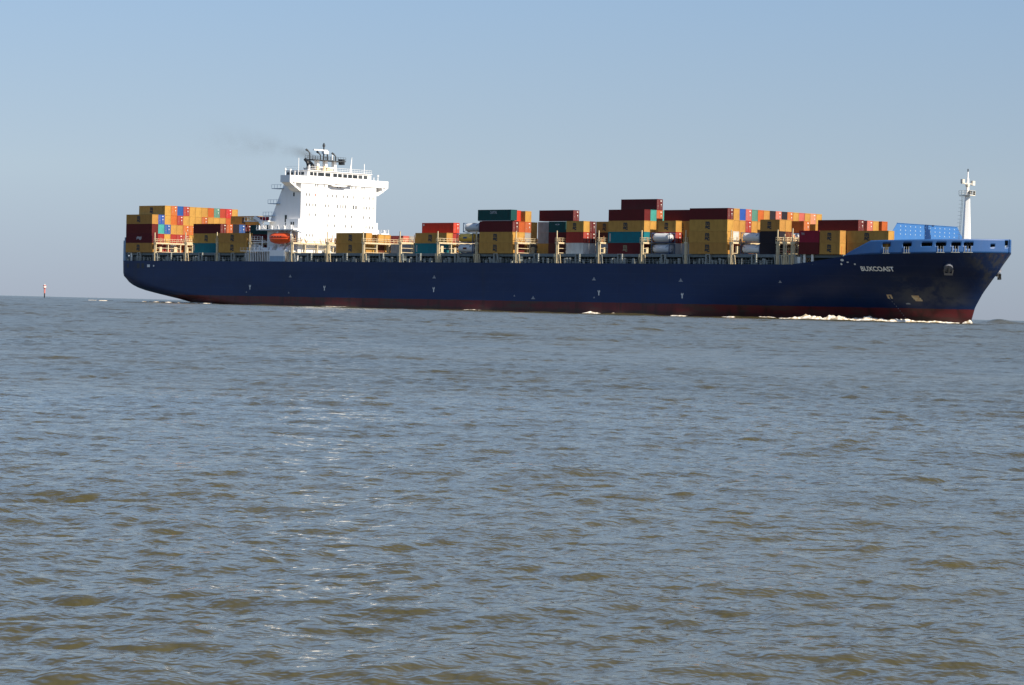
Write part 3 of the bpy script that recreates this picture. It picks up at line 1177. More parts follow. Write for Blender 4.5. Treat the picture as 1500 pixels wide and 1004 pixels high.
# the lifeboat itself
lb = bpy.data.objects.new('lifeboat', None)
C.objects.link(lb)
lb.matrix_world = SHIP @ Matrix.Translation((-43.7, -18.9, 18.15)) @ Matrix.Diagonal((1, 1, 1.08, 1))
tag(lb, 'orange enclosed lifeboat hanging in its davits beside the white superstructure', 'lifeboat')
for part, prof, zc in (('hull', [(0, 0.0), (0.55, 0.12), (0.95, 0.55), (1.22, 1.15), (1.30, 1.45)], 0), ('canopy', [(1.22, 1.47), (1.12, 2.05), (0.8, 2.65), (0.35, 2.95), (0.0, 3.0)], 0)):
    V, F = [], []
    n = 17
    for i in range(n):
        t = -1 + 2 * i / (n - 1)
        k = max(0.0, 1 - abs(t) ** 3.2)
        kz = 1 - 0.35 * abs(t) ** 3
        ring = [(y, z) for y, z in prof] + [(-y, z) for y, z in reversed(prof)]
        for y, z in ring:
            if part == 'hull':
                zz = 1.46 - (1.46 - z) * (kz * .9 + .1 * k) + 0.12 * t * t
            else:
                zz = 1.47 + (z - 1.47) * (0.45 + .55 * k) + 0.12 * t * t
            V.append((4.75 * t * (1 - .05 * (1.46 - min(z, 1.46))), y * k ** .7 if abs(t) < 1 else y * .04, zz))
    m_ = len(ring)
    for i in range(n - 1):
        for j in range(m_):
            j2 = (j + 1) % m_
            F.append((i * m_ + j, i * m_ + j2, (i + 1) * m_ + j2, (i + 1) * m_ + j))
    F.append(tuple(range(m_)))
    F.append(tuple((n - 1) * m_ + i for i in reversed(range(m_))))
    mb = MB()
    mb.v, mb.f, mb.mi = V, F, [0] * len(F)
    mb.build(part, M['orange'], lb, smooth=True)
mb = MB()
for x in (-2.4, -1.2, 0, 1.2):
    mb.box(x - .28, x + .28, -1.18, -1.12, 1.75, 2.05)
mb.build('window', M['glass'], lb)
mb = MB()
mb.cyl((4.6, 0, 2.0), (6.0, 0, 2.1), .12, n=6)
mb.cyl((-2.9, 0, 2.4), (-2.9, 0, 4.3), .05, n=5)
mb.cyl((2.9, 0, 2.4), (2.9, 0, 4.0), .05, n=5)
mb.build('lifting_hook', M['dark'], lb)

# ------------------------------------------------------------------ hatches, coamings, pedestals, lashing bridges
FORE = [121.9 - 14.63 * k for k in range(0, 11)]           # bay fronts ahead of the house, bow to stern
AFT = [-57.3, -71.7, -85.9, -100.1]
BAYS = [136.45] + FORE + AFT
ZB = 15.55


def pedestal_mesh():
    mb = MB()
    for side in (-1, 1):
        y0, y1 = (-19.85, -19.3) if side < 0 else (19.3, 19.85)
        for x in (-0.75, 0.45):
            mb.box(x, x + .3, y0, y1, 12.95, 15.3)
        mb.box(-0.75, 0.75, y0, y1, 15.3, 15.52)
        mb.box(-0.4, 0.4, min(y0, y1) + .3, max(y0, y1) + .0, 12.95, 13.3)
    return mb


def hatch_mb(front):
    mb = MB()
    a, b = front - 12.35, front + 0.15
    mb.box(a, b, -19.3, 19.3, 14.75, 15.5)
    mb.box(a + .2, b - .2, -17.2, 17.2, 12.95, 14.748)
    for k in range(11):
        x = a + .5 + k * 1.18
        for s_ in (-1, 1):
            mb.box(x, x + .12, min(s_ * 17.2, s_ * 18.6), max(s_ * 17.2, s_ * 18.6), 12.95, 14.747)
    return mb


lash_all = []
ped = pedestal_mesh()
pedm = ped.mesh('pedestal', [M['midgrey']])
for i, f in enumerate(BAYS):
    if f == FORE[-1]:
        pass
    h = hatch_mb(f).build('hatch_cover', M['deckgrey'], ship)
    for x in (f - 6.1,):
        o = bpy.data.objects.new('pedestal', pedm)
        C.objects.link(o)
        o.parent = ship
        o.location = (x, 0, 0)
    # deck fittings along the side passage
    mb = MB()
    for k in range(7):
        x = f - rnd.uniform(0.8, 11.8)
        y = -rnd.uniform(18.7, 19.6)
        w = rnd.uniform(.12, .3)
        mb.box(x - w, x + w, y - w, y + w, 12.95, 12.95 + rnd.uniform(.6, 1.5))
    for k in range(2):
        x = f - rnd.uniform(1, 11)
        mb.cyl((x, -19.0, 12.95), (x, -19.0, 14.1), .28, n=8)
        mb.cyl((x, -19.0, 14.1), (x, -19.0, 14.45), .45, n=8)
    for k in range(9):
        x = f - 12 + k * 1.45
        mb.bar((x, -19.88, 12.95), (x, -19.88, 14.0), .06)
    for z in (13.5, 14.0):
        mb.bar((f - 12.3, -19.88, z), (f, -19.88, z), .05)
    mb.build('deck_fitting', M['midgrey'], ship)


def lashing_bridge(x, width=0.9, hi=21.6):
    n = 8
    ys = [-19.55 + k * 39.1 / n for k in range(n + 1)]
    mb = MB()
    for k, y in enumerate(ys):
        for xx in (x - width / 2 + .1, x + width / 2 - .1):
            mb.box(xx - .1, xx + .1, y - .17, y + .17, 12.96, 18.15)
    for y0, y1 in zip(ys[:-1], ys[1:]):
        for z in (15.75, 16.95):
            if z < 16 or rnd.random() < 0.7:
                mb.bar((x + width / 2 - .1, y0, z), (x + width / 2 - .1, y1, z), .1, .14)
        if rnd.random() < .5:
            yy = rnd.uniform(y0 + .6, y1 - 1.6)
            mb.box(x - .2, x + width / 2 - .05, yy, yy + rnd.uniform(.7, 1.3), 15.7, 16.4 + rnd.uniform(.7, 1.2))
    fr = mb.build('lashing_bridge', M['cream'], ship)
    mb = MB()
    mb.box(x - width / 2 - .15, x + width / 2 + .15, -19.8, 19.8, 18.15, 18.6)
    mb.build('walkway', M['cream'], fr)
    mb = MB()
    for xx in (x - width / 2 - .1, x + width / 2 + .1):
        for z in (19.15, 19.7):
            mb.bar((xx, -19.8, z), (xx, 19.8, z), .07)
        for k in range(25):
            y = -19.8 + k * 39.6 / 24
            mb.bar((xx, y, 18.6), (xx, y, 19.72), .07)
    mb.build('railing', M['cream'], fr)
    mb = MB()
    for k in range(46):
        y = rnd.uniform(-19.4, 19.4)
        z1 = rnd.choice([19.6, 19.9, 20.2, 20.9]) if rnd.random() < .6 else 19.4
        mb.bar((x + width / 2 + .02, y, 18.62), (x + width / 2 + rnd.uniform(-.15, .1), y + rnd.uniform(-.7, .7), z1), rnd.uniform(.08, .16))
    mb.build('lashing_rods', M['rust'], fr)
    for y in (-19.75, 19.75):
        mb = MB()
        mb.box(x - .12, x + .12, y - .12, y + .12, 12.96, hi)
        mb.build('post', M['cream'], fr)
        mb = MB()
        s_ = -1 if y < 0 else 1
        for dx in (-0.95, -0.45, 0.55, 1.1):
            mb.bar((x + dx + .25, s_ * 19.6, 12.96), (x + dx - .05, s_ * 19.6, 15.2), .17, .2)
        mb.box(x - 1.05, x + 1.1, min(s_ * 19.5, s_ * 19.72), max(s_ * 19.5, s_ * 19.72), 15.2, 15.38)
        mb.build('stay', M['midgrey'] if rnd.random() < .5 else M['cream'], fr)
    return fr


for f in BAYS:
    lashing_bridge(f + 1.25)
lashing_bridge(142.3, 1.0, 21.9)
lashing_bridge(139.9, 1.0, 20.5)
lashing_bridge(-26.0 - 12.0, .9, 21.0)
# white winch frames by the forward ladder tower
mb = MB()
for x in (145.6, 148.0):
    for dx in (0, .35):
        pass
    mb.box(x, x + .45, -19.6, -19.1, 13.0, 16.0)
mb.box(145.6, 150.2, -19.6, -19.1, 15.65, 15.95)
mb.box(142.8, 144.4, -19.4, -18.0, 12.96, 14.9)
mb.build('deck_frame', M['mark'], ship)
mb = MB()
mb.box(144.0, 157.0, -18.9, 18.9, 14.75, 15.5)
mb.box(157.0, 168.0, -15.6, 15.6, 14.9, 15.5)
mb.box(144.2, 162.0, -14.5, 14.5, 12.96, 14.749)
mb.build('hatch_cover', M['deckgrey'], ship)
mb = MB()
for k in range(5):
    mb.bar((153.4 + k * .8, -19.0, 15.4), (153.4 + k * .8, -19.0, 16.9), .1)
for z in (16.1, 16.85):
    mb.bar((153.4, -19.0, z), (156.6, -19.0, z), .1)
mb.bar((156.6, -19.0, 16.9), (156.6, -19.0, 17.5), .1)
mb.build('red_railing', CM['brightred'], ship)
# stern frame
mb = MB()
mb.box(-115.0, -114.0, -18.6, -17.4, 12.95, 19.2)
mb.box(-115.0, -114.6, -17.4, 17.4, 12.95, 14.4)
mb.box(-115.0, -114.0, 17.4, 18.6, 12.95, 19.2)
mb.bar((-114.5, -18.2, 19.2), (-114.5, -18.2, 20.2), .4)
mb.build('stern_post', M['bluegrey'], ship)
mb = MB()
mb.box(-110.4, -109.9, -19.5, -19.1, 12.95, 15.4)
mb.build('pedestal', M['mark'], ship)

# ------------------------------------------------------------------ anchors and hull markings
for side in (-1, 1):
    xa, za = (185.6, 12.2) if side > 0 else (181.2, 12.9)
    ya = half(xa, za)
    n = Vector((1.0, 0, 0)).cross(Vector((0, half(xa, za + .5) - half(xa, za - .5), 1)))
    t1 = Vector((1, half(xa + .5, za) - half(xa - .5, za), 0))
    t2 = Vector((0, half(xa, za + .5) - half(xa, za - .5), 1))
    nrm = t2.cross(t1).normalized()
    if nrm.y < 0:
        nrm = -nrm
    base = Vector((xa, ya, za))

    def fl(v):
        return (v.x, v.y * side, v.z)
    mb = MB()
    mb.cyl(fl(base - nrm * .8), fl(base + nrm * .75), 1.15, 1.05, 18)
    bol = mb.build('hawse_bolster', M['bolster'], ship, smooth=False)
    mb = MB()
    e = base + nrm * .9
    d = Vector((0, 0, -1))
    mb.bar(fl(e + d * -.5), fl(e + d * 1.2), .35)
    mb.bar(fl(e + d * 1.2 + t1 * -.8), fl(e + d * 1.2 + t1 * .8), .5)
    for k in (-1, 1):
        mb.bar(fl(e + d * 1.2 + t1 * .7 * k), fl(e + d * .1 + t1 * .85 * k - nrm * .05), .45, .25)
    mb.build('anchor', M['black'], ship)


def hull_y(s, z):
    return half(s, z)


def follow(me, name, w, h, material, s0, z0, off=0.015):
    """lettering bent on to the starboard side of the hull"""
    m2 = me.copy()
    co = np.empty(len(m2.vertices) * 3)
    m2.vertices.foreach_get('co', co)
    co = co.reshape(-1, 3)
    out = []
    for x, y, _ in co:
        s, z = s0 + x * w, z0 + y * h
        out.append((s, -(hull_y(s, z) + off), z))
    m2.vertices.foreach_set('co', np.array(out).ravel())
    m2.materials.clear()
    m2.materials.append(material)
    m2.update()
    o = bpy.data.objects.new(name, m2)
    C.objects.link(o)
    o.parent = ship
    return o


def grid_mesh(polys, n=5):
    """marks made of small quads in a unit box"""
    V, F = [], []
    for x0, x1, y0, y1 in polys:
        for i in range(n):
            a, b = x0 + (x1 - x0) * i / n, x0 + (x1 - x0) * (i + 1) / n
            k = len(V)
            V += [(a, y0, 0), (b, y0, 0), (b, y1, 0), (a, y1, 0)]
            F.append((k, k + 1, k + 2, k + 3))
    me = bpy.data.meshes.new('mark')
    me.from_pydata(V, [], F)
    return me


name_me = text_mesh('ship_name', 'BUXCOAST', bold=0.03, line=1)
b = bmesh.new()
b.from_mesh(name_me)
bmesh.ops.triangulate(b, faces=b.faces)
bmesh.ops.subdivide_edges(b, edges=b.edges, cuts=1)
b.to_mesh(name_me)
b.free()
follow(name_me, 'ship_name', 8.0, 1.15, M['namewhite'], 165.4, 12.15)
tug = grid_mesh([(-.22, .22, -.5, .15), (-.5, -.2, .12, .5), (.2, .5, .12, .5), (-.3, .3, .1, .25)], 1)
for s, z in ((-55.3, 5.4), (-23.7, 5.45), (19.8, 5.5), (79.9, 5.3), (107.9, 4.9)):
    follow(tug, 'recessed_bollard', 0.75, 1.35, M['mark'], s, z)
tri = grid_mesh([(-.5, .5, -.5, -.25), (-.28, .28, -.25, .1), (-.12, .12, .1, .5)], 1)
for s, z, k in ((-38.1, 8.8, .9), (19.9, 9.0, 1), (78.1, 8.95, 1), (107.3, 8.85, 1), (138.4, 8.75, .7), (56.8, 3.75, 1), (78.3, 4.1, .5), (-38.6, 4.0, .5), (-56.8, 4.0, .5), (50, 4.2, .5)):
    follow(tri, 'tug_mark', 1.3 * k, .8 * k, M['dimmark'], s, z)
follow(grid_mesh([(-.5, -.12, -.5, .5), (.12, .5, -.5, .5), (-.12, .12, .3, .5)], 1), 'bulb_mark', 1.15, 0.95, M['buff'], 165.2, 5.55)
follow(grid_mesh([(-.5, .3, .1, .5), (-.42, .42, -.2, .1), (-.3, .5, -.5, -.2)], 2), 'thruster_mark', 2.0, 1.35, M['buff'], 171.2, 5.25)
follow(grid_mesh([(-.5, .5, -.3, .3), (-.2, .3, .3, .5)], 2), 'dim_number', 1.0, .4, M['dimmark'], 168.7, 3.9)
for k in range(9):
    follow(grid_mesh([(-.5, .5, -.5, .5)], 1), 'draft_mark', .12, .22, M['dimmark'], 165.0 + k * .26, 4.9 - k * .55)
for s, z, w, h in ((157.0, 14.15, .9, .55), (156.6, 13.2, .5, .5), (158.4, 13.65, .6, .3), (160.2, 13.2, .45, .4)):
    follow(grid_mesh([(-.5, .5, -.3, .3), (-.3, .3, -.5, .5)], 1), 'hull_light', w, h, M['mark'], s, z)
for s, w, h, mk in ((-111.0, 1.0, 1.2, 'black'), (-106.1, 1.3, 1.5, 'black'), (-104.0, 1.2, 1.5, 'black'), (-101.3, 1.3, .8, 'mark'), (-98.9, .5, .5, 'mark')):
    follow(grid_mesh([(-.5, .5, -.5, .5)], 2), 'mooring_port' if mk == 'black' else 'fairlead_plate', w, h, M[mk], s, 11.45)


# ------------------------------------------------------------------ containers
def container_mesh(length, door):
    """origin at the bottom centre of the bow end; body runs aft (-x)"""
    mb = MB()
    W, H, r = 1.219, 2.885, 0.09
    for x0, x1 in ((-length, -length + r * 1.6), (-r * 1.6, 0)):
        for y0, y1 in ((-W, -W + r * 1.5), (W - r * 1.5, W)):
            mb.box(x0, x1, y0, y1, 0.0, H)
        mb.box(x0, x1, -W + r * 1.5, W - r * 1.5, H - .14, H - .002)
        mb.box(x0, x1, -W + r * 1.5, W - r * 1.5, 0.002, .17)
    for y0, y1 in ((-W, -W + r), (W - r, W)):
        mb.box(-length + r * 1.6, -r * 1.6, y0, y1, H - .10, H - .003)
        mb.box(-length + r * 1.6, -r * 1.6, y0, y1, 0.003, .18)
    # corrugated sides
    n = int(round((length - .3) / 0.30))
    xs = []
    for i in range(n):
        a = -length + .144 + (length - .288) * i / n
        w = (length - .288) / n
        xs += [(a, 0), (a + w * .30, 0), (a + w * .42, 1), (a + w * .88, 1)]
    xs.append((-.144, 0))
    for sgn in (-1, 1):
        for (xa, da), (xb, db) in zip(xs[:-1], xs[1:]):
            ya, yb = sgn * (W - .012 - .045 * da), sgn * (W - .012 - .045 * db)
            q = [(xa, ya, .18), (xb, yb, .18), (xb, yb, H - .10), (xa, ya, H - .10)]
            mb.quad(q if sgn < 0 else q[::-1])
    # ends
    for x, sg, isdoor in ((-.03, 1, door), (-length + .03, -1, not door)):
        ys = []
        if isdoor:
            ys = [(-W + .13, 0), (-.02, 0), (-.0199, 1), (.0199, 1), (.02, 0), (W - .13, 0)]
        else:
            m = 8
            for i in range(m):
                a = -W + .13 + (2 * W - .26) * i / m
                w = (2 * W - .26) / m
                ys += [(a, 0), (a + w * .35, 0), (a + w * .48, 1), (a + w * .87, 1)]
            ys.append((W - .13, 0))
        for (ya, da), (yb, db) in zip(ys[:-1], ys[1:]):
            xa, xb = x - sg * .04 * da, x - sg * .04 * db
            q = [(xa, ya, .17), (xb, yb, .17), (xb, yb, H - .14), (xa, ya, H - .14)]
            mb.quad(q if sg > 0 else q[::-1])
        if isdoor:
            for y in (-.88, -.42, .42, .88):
                mb.box(min(x, x + sg * .035), max(x, x + sg * .035), y - .022, y + .022, .2, H - .16, 1)
            for y in (-.65, .65):
                mb.box(min(x, x + sg * .03), max(x, x + sg * .03), y - .2, y + .2, 1.05, 1.12, 1)
            mb.box(min(x, x + sg * .012), max(x, x + sg * .012), .28, .80, 2.32, 2.52, 2)
            mb.box(min(x, x + sg * .012), max(x, x + sg * .012), .50, .72, 1.35, 1.6, 2)
    # roof and floor
    mb.quad([(-length, -W, H - .02), (0, -W, H - .02), (0, W, H - .02), (-length, W, H - .02)])
    mb.quad([(-length, -W, .02), (-length, W, .02), (0, W, .02), (0, -W, .02)])
    me = mb.mesh('shipping_container', [CM['yellow'], M['rods'], M['mark']], recalc=False)
    return me


CMESH = {(L, d): container_mesh(12.192 if L == 40 else 6.058, d) for L in (40, 20) for d in (True, False)}
LOGO = text_mesh('logo', 'm\nsc', bold=0.06, line=0.62)
ROWW, HB = 2.49, 19.92
BAYNAME = {-100.1: 'aftmost block at the stern', -71.7: 'block between the stern block and lifeboat', -57.3: 'block just behind the lifeboat',
           -9.8: 'block in front of the superstructure', 4.9: 'low block ahead of the superstructure', 19.5: 'block topped by one bright red box', 34.1: 'bay of tanks amidships',
           48.75: 'block topped by dark green box', 63.4: 'block topped by lone brown box', 78.0: 'low block behind the tallest stack',
           92.65: 'tallest block amidships', 107.3: 'block just forward of the tallest stack', 121.9: 'widest forward block', 136.45: 'bay beside the forward ladder tower',
           150.4: 'bay behind the slanted bulwark', 156.7: 'bay behind the slanted bulwark', 169.2: 'foremost bay by the breakwater'}
TIERN = ['bottom', 'second', 'third', 'fourth', 'fifth']
ROWN = ['nearest', 'second', 'third', 'fourth', 'fifth', 'sixth', 'seventh', 'eighth', 'ninth', 'tenth', 'eleventh', 'twelfth', 'thirteenth', 'fourteenth', 'fifteenth', 'sixteenth']
taken = set()
count = [0]
LIGHTS = {'red', 'pink', 'brightred', 'blue', 'green', 'maroon', 'deepred', 'orange', 'salmon'}


def bayname(f):
    return BAYNAME[min(BAYNAME, key=lambda k: abs(k - f))]


def place(front, row, tier, col, L=40, half_=None, dx=0.0, door=None, logo=None, dz=0.0):
    x = front + dx
    if L == 20 and half_ == 'aft':
        x = front - 6.13 + dx
    key = (round(front), row, tier, half_ or ('all' if L == 40 else 'fore'))
    if key in taken or (round(front), row, tier, 'all') in taken:
        return None
    taken.add(key)
    if door is None:
        door = (col in LIGHTS and rnd.random() < .6)
    o = bpy.data.objects.new('shipping_container', CMESH[(L, bool(door))])
    C.objects.link(o)
    y = -(HB - (row + .5) * ROWW)
    o.matrix_world = SHIP @ Matrix.Translation((x + rnd.uniform(-.03, .03), y + rnd.uniform(-.012, .012), ZB + (tier - 1) * 2.896 + dz))
    o.material_slots[0].link = 'OBJECT'
    o.material_slots[0].material = CM[col]
    rowtxt = 'nearest row' if row == 0 else ROWN[row] + ' row back'
    size = 'short ' if L == 20 else ''
    tier_t = TIERN[tier - 1] + ' tier'
    txt = '%s %scontainer, %s, %s, %s' % (WORD[col], size, tier_t, rowtxt, bayname(front))
    if L == 20 and half_ and abs(front - 107.3) < 1:
        pass
    tag(o, txt, 'container', 'containers stacked on the ship')
    count[0] += 1
    if logo is None:
        logo = 'm' if col == 'yellow' else ''
    if logo == 'm':
        on_starboard(LOGO, 'logo', 1.55 if L == 40 else 1.3, 1.95, M['logo'], o, -(6.35 if L == 40 else 3.2), -1.2165, 1.42)
    return o


def side_text(o, body, w, h, m, x, z, italic=0.0):
    me = text_mesh('lettering', body, 0.03, italic, 0.8)
    return on_starboard(me, 'lettering', w, h, m, o, x, -1.2165, z)


def side_panel(o, x0, x1, z0, z1, m, name='side_panel'):
    mb = MB()
    mb.box(x0, x1, -1.2168, -1.2085, z0, z1)
    return mb.build(name, m, o)


def rows(front, tier, r0, cols, **kw):
    out = []
    for k, c in enumerate(cols):
        if c:
            out.append(place(front, r0 + k, tier, c, **kw))
        else:
            out.append(None)
    return out


Y, O, R_, B_, T, G = 'yellow', 'orange', 'red', 'blue', 'teal', 'green'
# stern block, front at -100.1
f = -100.1
rows(f, 5, 2, [Y, O, B_, R_, Y, Y, Y, O, G, R_, 'brightred', Y])
rows(f, 4, 0, [Y, B_, Y, O, R_, Y, Y, Y, O, Y, Y, Y, O, R_, Y])
rows(f, 3, 0, ['maroon', T, B_, Y, Y, O, O, Y, R_, O, Y, R_, O, Y])
a = rows(f, 2, 0, ['maroon', R_, Y, R_, R_, R_, Y])
side_text(a[0], '~', 2.4, 1.2, M['greylogo'], -6.0, 1.5)
side_panel(a[0], -5.9, -5.1, .9, 1.9, M['greylogo'], 'emblem')
rows(f, 1, 0, [Y, R_, R_, 'white', O, O, Y])
a = place(f, 0, 3, 'maroon')
# block between stern and lifeboat
f = -71.7
a = place(f, 1, 3, 'maroon')
place(f, 1, 2, Y)
a = place(f, 1, 1, 'turq')
side_panel(a, -11.9, -11.45, .5, 2.4, M['greylogo'])
rows(f, 3, 2, [O, 'dark', B_, 'maroon'])
place(f, 7, 4, Y)
rows(f, 3, 6, [Y, R_])
rows(f, 2, 2, [R_, O, Y, 'maroon', Y, Y])
rows(f, 1, 2, [Y, 'maroon'])
# block behind the lifeboat
f = -57.3
place(f, 0, 2, Y)
place(f, 0, 1, Y)
rows(f, 3, 5, ['forest', 'forest'])
rows(f, 2, 5, ['maroon', 'forest'])
rows(f, 1, 4, ['maroon', 'maroon'])
# in front of the superstructure
f = -9.8
place(f, 1, 2, Y)
rows(f, 1, 1, [Y, Y, 'brown', Y, 'white', O, R_, 'brown', Y, O])
rows(f, 2, 3, [Y, Y, None, None, 'pink', 'grey'], dz=-.3)
place(f, 10, 2, 'pink', dz=-.3)
# low block
f = 4.9
rows(f, 1, 4, ['grey', 'grey', O, R_, Y], dz=-.1)
# block with bright red on top
f = 19.5
a = place(f, 2, 1, 'turq')
side_panel(a, -11.8, -11.4, .5, 2.4, M['dimmark'])
place(f, 2, 2, Y)
a = place(f, 3, 3, 'brightred', dx=.1)
side_text(a, 'o', .55, .55, M['mark'], -11.5, 2.3)
place(f, 3, 2, 'red')
rows(f, 1, 3, [Y, G, 'grey', 'green'])
# bay of tanks handled below; block topped by dark green
f = 48.75
a = place(f, 0, 4, 'forest', dx=-.75, dz=.22)
side_text(a, 'CAPITAL', 2.6, .75, M['dimmark'], -6.4, 2.15)
place(f, 0, 3, 'maroon', door=True)
side_panel(a, -12.1, -.1, -.16, -.02, M['greylogo'], 'base_rail')
place(f, 0, 2, Y)
place(f, 0, 1, Y)
rows(f, 3, 1, [O, O, Y])
place(f, 1, 4, 'brightred', dx=-1.6, dz=.12)
place(f, 2, 4, Y)
rows(f, 2, 1, [Y, 'grey', Y])
rows(f, 1, 1, ['maroon', Y, 'grey', Y, 'brown'])
# block topped by the lone brown box
f = 63.4
a = place(f, 3, 4, 'maroon', dx=.35, dz=.25, door=True)
place(f, 3, 3, 'grey')
place(f, 3, 2, 'grey')
place(f, 3, 1, Y)
a = place(f, 2, 3, 'forest', L=20, half_='fore')
side_text(a, 'o', 1.6, .35, M['dimmark'], -3.0, 2.1)
place(f, 2, 2, 'maroon', L=20, half_='fore')
place(f, 2, 1, 'brown', L=20, half_='fore')
place(f, 6, 2, 'grey', logo='m')
place(f, 6, 1, 'brown')
place(f, 4, 1, 'maroon')
# low block behind the tallest stack
f = 78.0
a = place(f, 1, 3, Y, L=20, half_='aft')
a = place(f, 1, 2, 'red', L=20, half_='aft', door=True)
place(f, 1, 1, 'white', L=20, half_='aft')
place(f, 2, 3, 'maroon', L=20, half_='aft')
place(f, 2, 2, 'maroon', L=20, half_='aft')
place(f, 2, 1, 'white', L=20, half_='aft')
place(f, 3, 3, Y, L=20, half_='fore')
place(f, 3, 2, 'brown', L=20, half_='fore')
place(f, 3, 1, 'white', L=20, half_='fore')
# tallest block
f = 92.65
place(f, 3, 5, 'maroon')
rows(f, 4, 1, ['maroon', T, O, T])
rows(f, 3, 1, [Y, Y, Y, Y])
a = rows(f, 2, 1, ['turq', O, Y, Y])
side_panel(a[0], -11.8, -11.3, .4, 2.45, M['greylogo'])
a = rows(f, 1, 1, ['maroon', Y, 'white', T])
on_starboard(LOGO, 'logo', 1.5, 1.7, M['olivelogo'], a[0], -6.3, -1.2165, 1.45)
# the gap to the widest block
f = 107.3
place(f, 2, 3, Y, L=20, half_='aft')
place(f, 3, 4, 'maroon')
place(f, 3, 3, Y)
place(f, 2, 2, 'red', L=20, half_='aft', door=True)
place(f, 3, 2, Y)
place(f, 2, 1, 'white', L=20, half_='aft')
place(f, 3, 1, 'white')
# widest forward block
f = 121.9
rows(f, 4, 0, ['maroon', Y, B_, 'pink', G, O, Y, 'dark', 'pink', 'dark', O, Y, 'pink', Y, 'salmon', Y])
rows(f, 3, 0, [Y, Y, Y, 'red', Y, Y, Y, O, Y, Y, Y, Y, 'maroon', O, Y, Y])
rows(f, 2, 0, [Y, 'white', Y, 'maroon', Y, 'white', Y, R_, Y, Y, 'white', 'maroon'])
rows(f, 1, 0, [Y, R_, Y, O, Y, R_])
# bay beside the ladder tower
f = 136.45
place(f, 1, 3, Y, L=20, half_='fore')
place(f, 2, 3, Y, L=20, half_='fore')
place(f, 2, 2, 'brown', L=20, half_='fore')
place(f, 2, 1, 'maroon', L=20, half_='fore')
place(f, 1, 2, 'dark', L=20, half_='fore')
place(f, 1, 1, 'dark', L=20, half_='fore')
place(f, 5, 3, 'orange', logo='')
place(f, 5, 2, 'maroon')
place(f, 6, 2, Y, L=20, half_='fore')
place(f, 7, 3, Y, L=20, half_='fore', dz=-.6)
place(f, 7, 2, Y, L=20, half_='fore', dz=-.6)
place(f, 5, 1, O)
# bay behind the slanted bulwark
f = 150.4
a = place(f, 0, 2, 'deepred', L=20, half_='fore')
side_text(a, 'TEX', 1.1, .55, M['greylogo'], -4.9, 2.1)
place(f, 0, 1, 'maroon', L=20, half_='fore')
f = 156.7
place(f, 0, 2, Y, L=20, half_='fore')
place(f, 0, 1, Y, L=20, half_='fore')
a = place(f, 3, 3, 'maroon', door=True)
place(f, 2, 2, Y)
place(f, 1, 1, 'brown')
place(f, 5, 3, 'pink', L=20, half_='fore', dx=-.9)
place(f, 6, 3, Y, L=20, half_='fore', dx=-.9)
place(f, 7, 3, 'orange')
rows(f, 2, 3, [Y, Y, R_, Y, O])
rows(f, 1, 2, [R_, Y])
f = 169.2
place(f, 1, 2, Y)
place(f, 1, 1, Y)
print('containers', count[0])

# ------------------------------------------------------------------ tank containers
def tank(front, row, tier, x_len, mtank, word, where, text=None):
    e = bpy.data.objects.new('tank_container', None)
    C.objects.link(e)
    y = -(HB - (row + .5) * ROWW)
    e.matrix_world = SHIP @ Matrix.Translation((front, y, ZB + (tier - 1) * 2.896))
    W, H, L = 1.219, 2.6, 6.058
    mb = MB()
    for x in (-L + .08, -.08):
        for yy in (-W + .08, W - .08):
            mb.box(x - .08, x + .08, yy - .08, yy + .08, 0, H)
        for z in (.08, H - .08):
            mb.box(x - .08, x + .08, -W + .16, W - .16, z - .08, z + .079)
        mb.bar((x, -W + .1, .1), (x, 0, .7), .09).bar((x, W - .1, .1), (x, 0, .7), .09)
    for yy in (-W + .08, W - .08):
        mb.box(-L + .16, -.16, yy - .07, yy + .07, .01, .15)
        mb.bar((-L + .16, yy, H - .1), (-L + 1.3, yy, H - .9), .08).bar((-.16, yy, H - .1), (-1.3, yy, H - .9), .08)
    mb.build('frame', M['tankframe'], e)
    mb = MB()
    prof = [(-L + .22, .35), (-L + .28, .75), (-L + .45, 1.02), (-L + .7, 1.13), (-.7, 1.13), (-.45, 1.02), (-.28, .75), (-.22, .35)]
    for (xa, ra), (xb, rb) in zip(prof[:-1], prof[1:]):
        mb.cyl((xa, 0, 1.36), (xb, 0, 1.36), ra, rb, 24, cap=False)
    mb.cyl((-L + .22, 0, 1.36), (-L + .2, 0, 1.36), .35, .05, 24)
    mb.cyl((-.22, 0, 1.36), (-.2, 0, 1.36), .35, .05, 24)
    b_ = mb.build('tank', mtank, e, smooth=True)
    mb = MB()
    mb.box(-L / 2 - .6, -L / 2 + .6, -.3, .3, 2.48, 2.58)
    mb.cyl((-L / 2, 0, 2.5), (-L / 2, 0, 2.62), .28, n=10)
    mb.build('hatch', M['rods'], e)
    tag(e, '%s tank container, %s' % (word, where), 'tank container', 'tank containers on the ship')
    return e


f = 34.1
t1 = tank(f, 0, 1, 6, M['tank'], 'dirty white', 'bottom of the tank bay amidships, under a yellow tank')
t2 = tank(f, 0, 2, 6, M['tankyellow'], 'yellow', 'between two white tanks amidships, nearest row')
t3 = tank(f, 1, 3, 6, M['tank'], 'white', 'on top of the tank bay amidships')
tank(f, 1, 1, 6, M['tank'], 'white', 'bottom tier behind the yellow tank amidships')
tank(f, 1, 2, 6, M['tankyellow'], 'yellow', 'second row back, directly under the topmost white tank amidships')
for t, mm, z in ((t1, CM['brown'], 1.35), (t2, M['tankframe'], 1.35)):
    mb = MB()
    mb.quad([(-3.7, -1.139, z - .25), (-2.3, -1.139, z - .25), (-2.3, -1.139, z + .25), (-3.7, -1.139, z + .25)])
    mb.build('placard', mm, t, recalc=False)
tank(63.4 - 6.13, 6, 3, 6, M['tank'], 'small grey', 'half hidden left of the lone brown box')
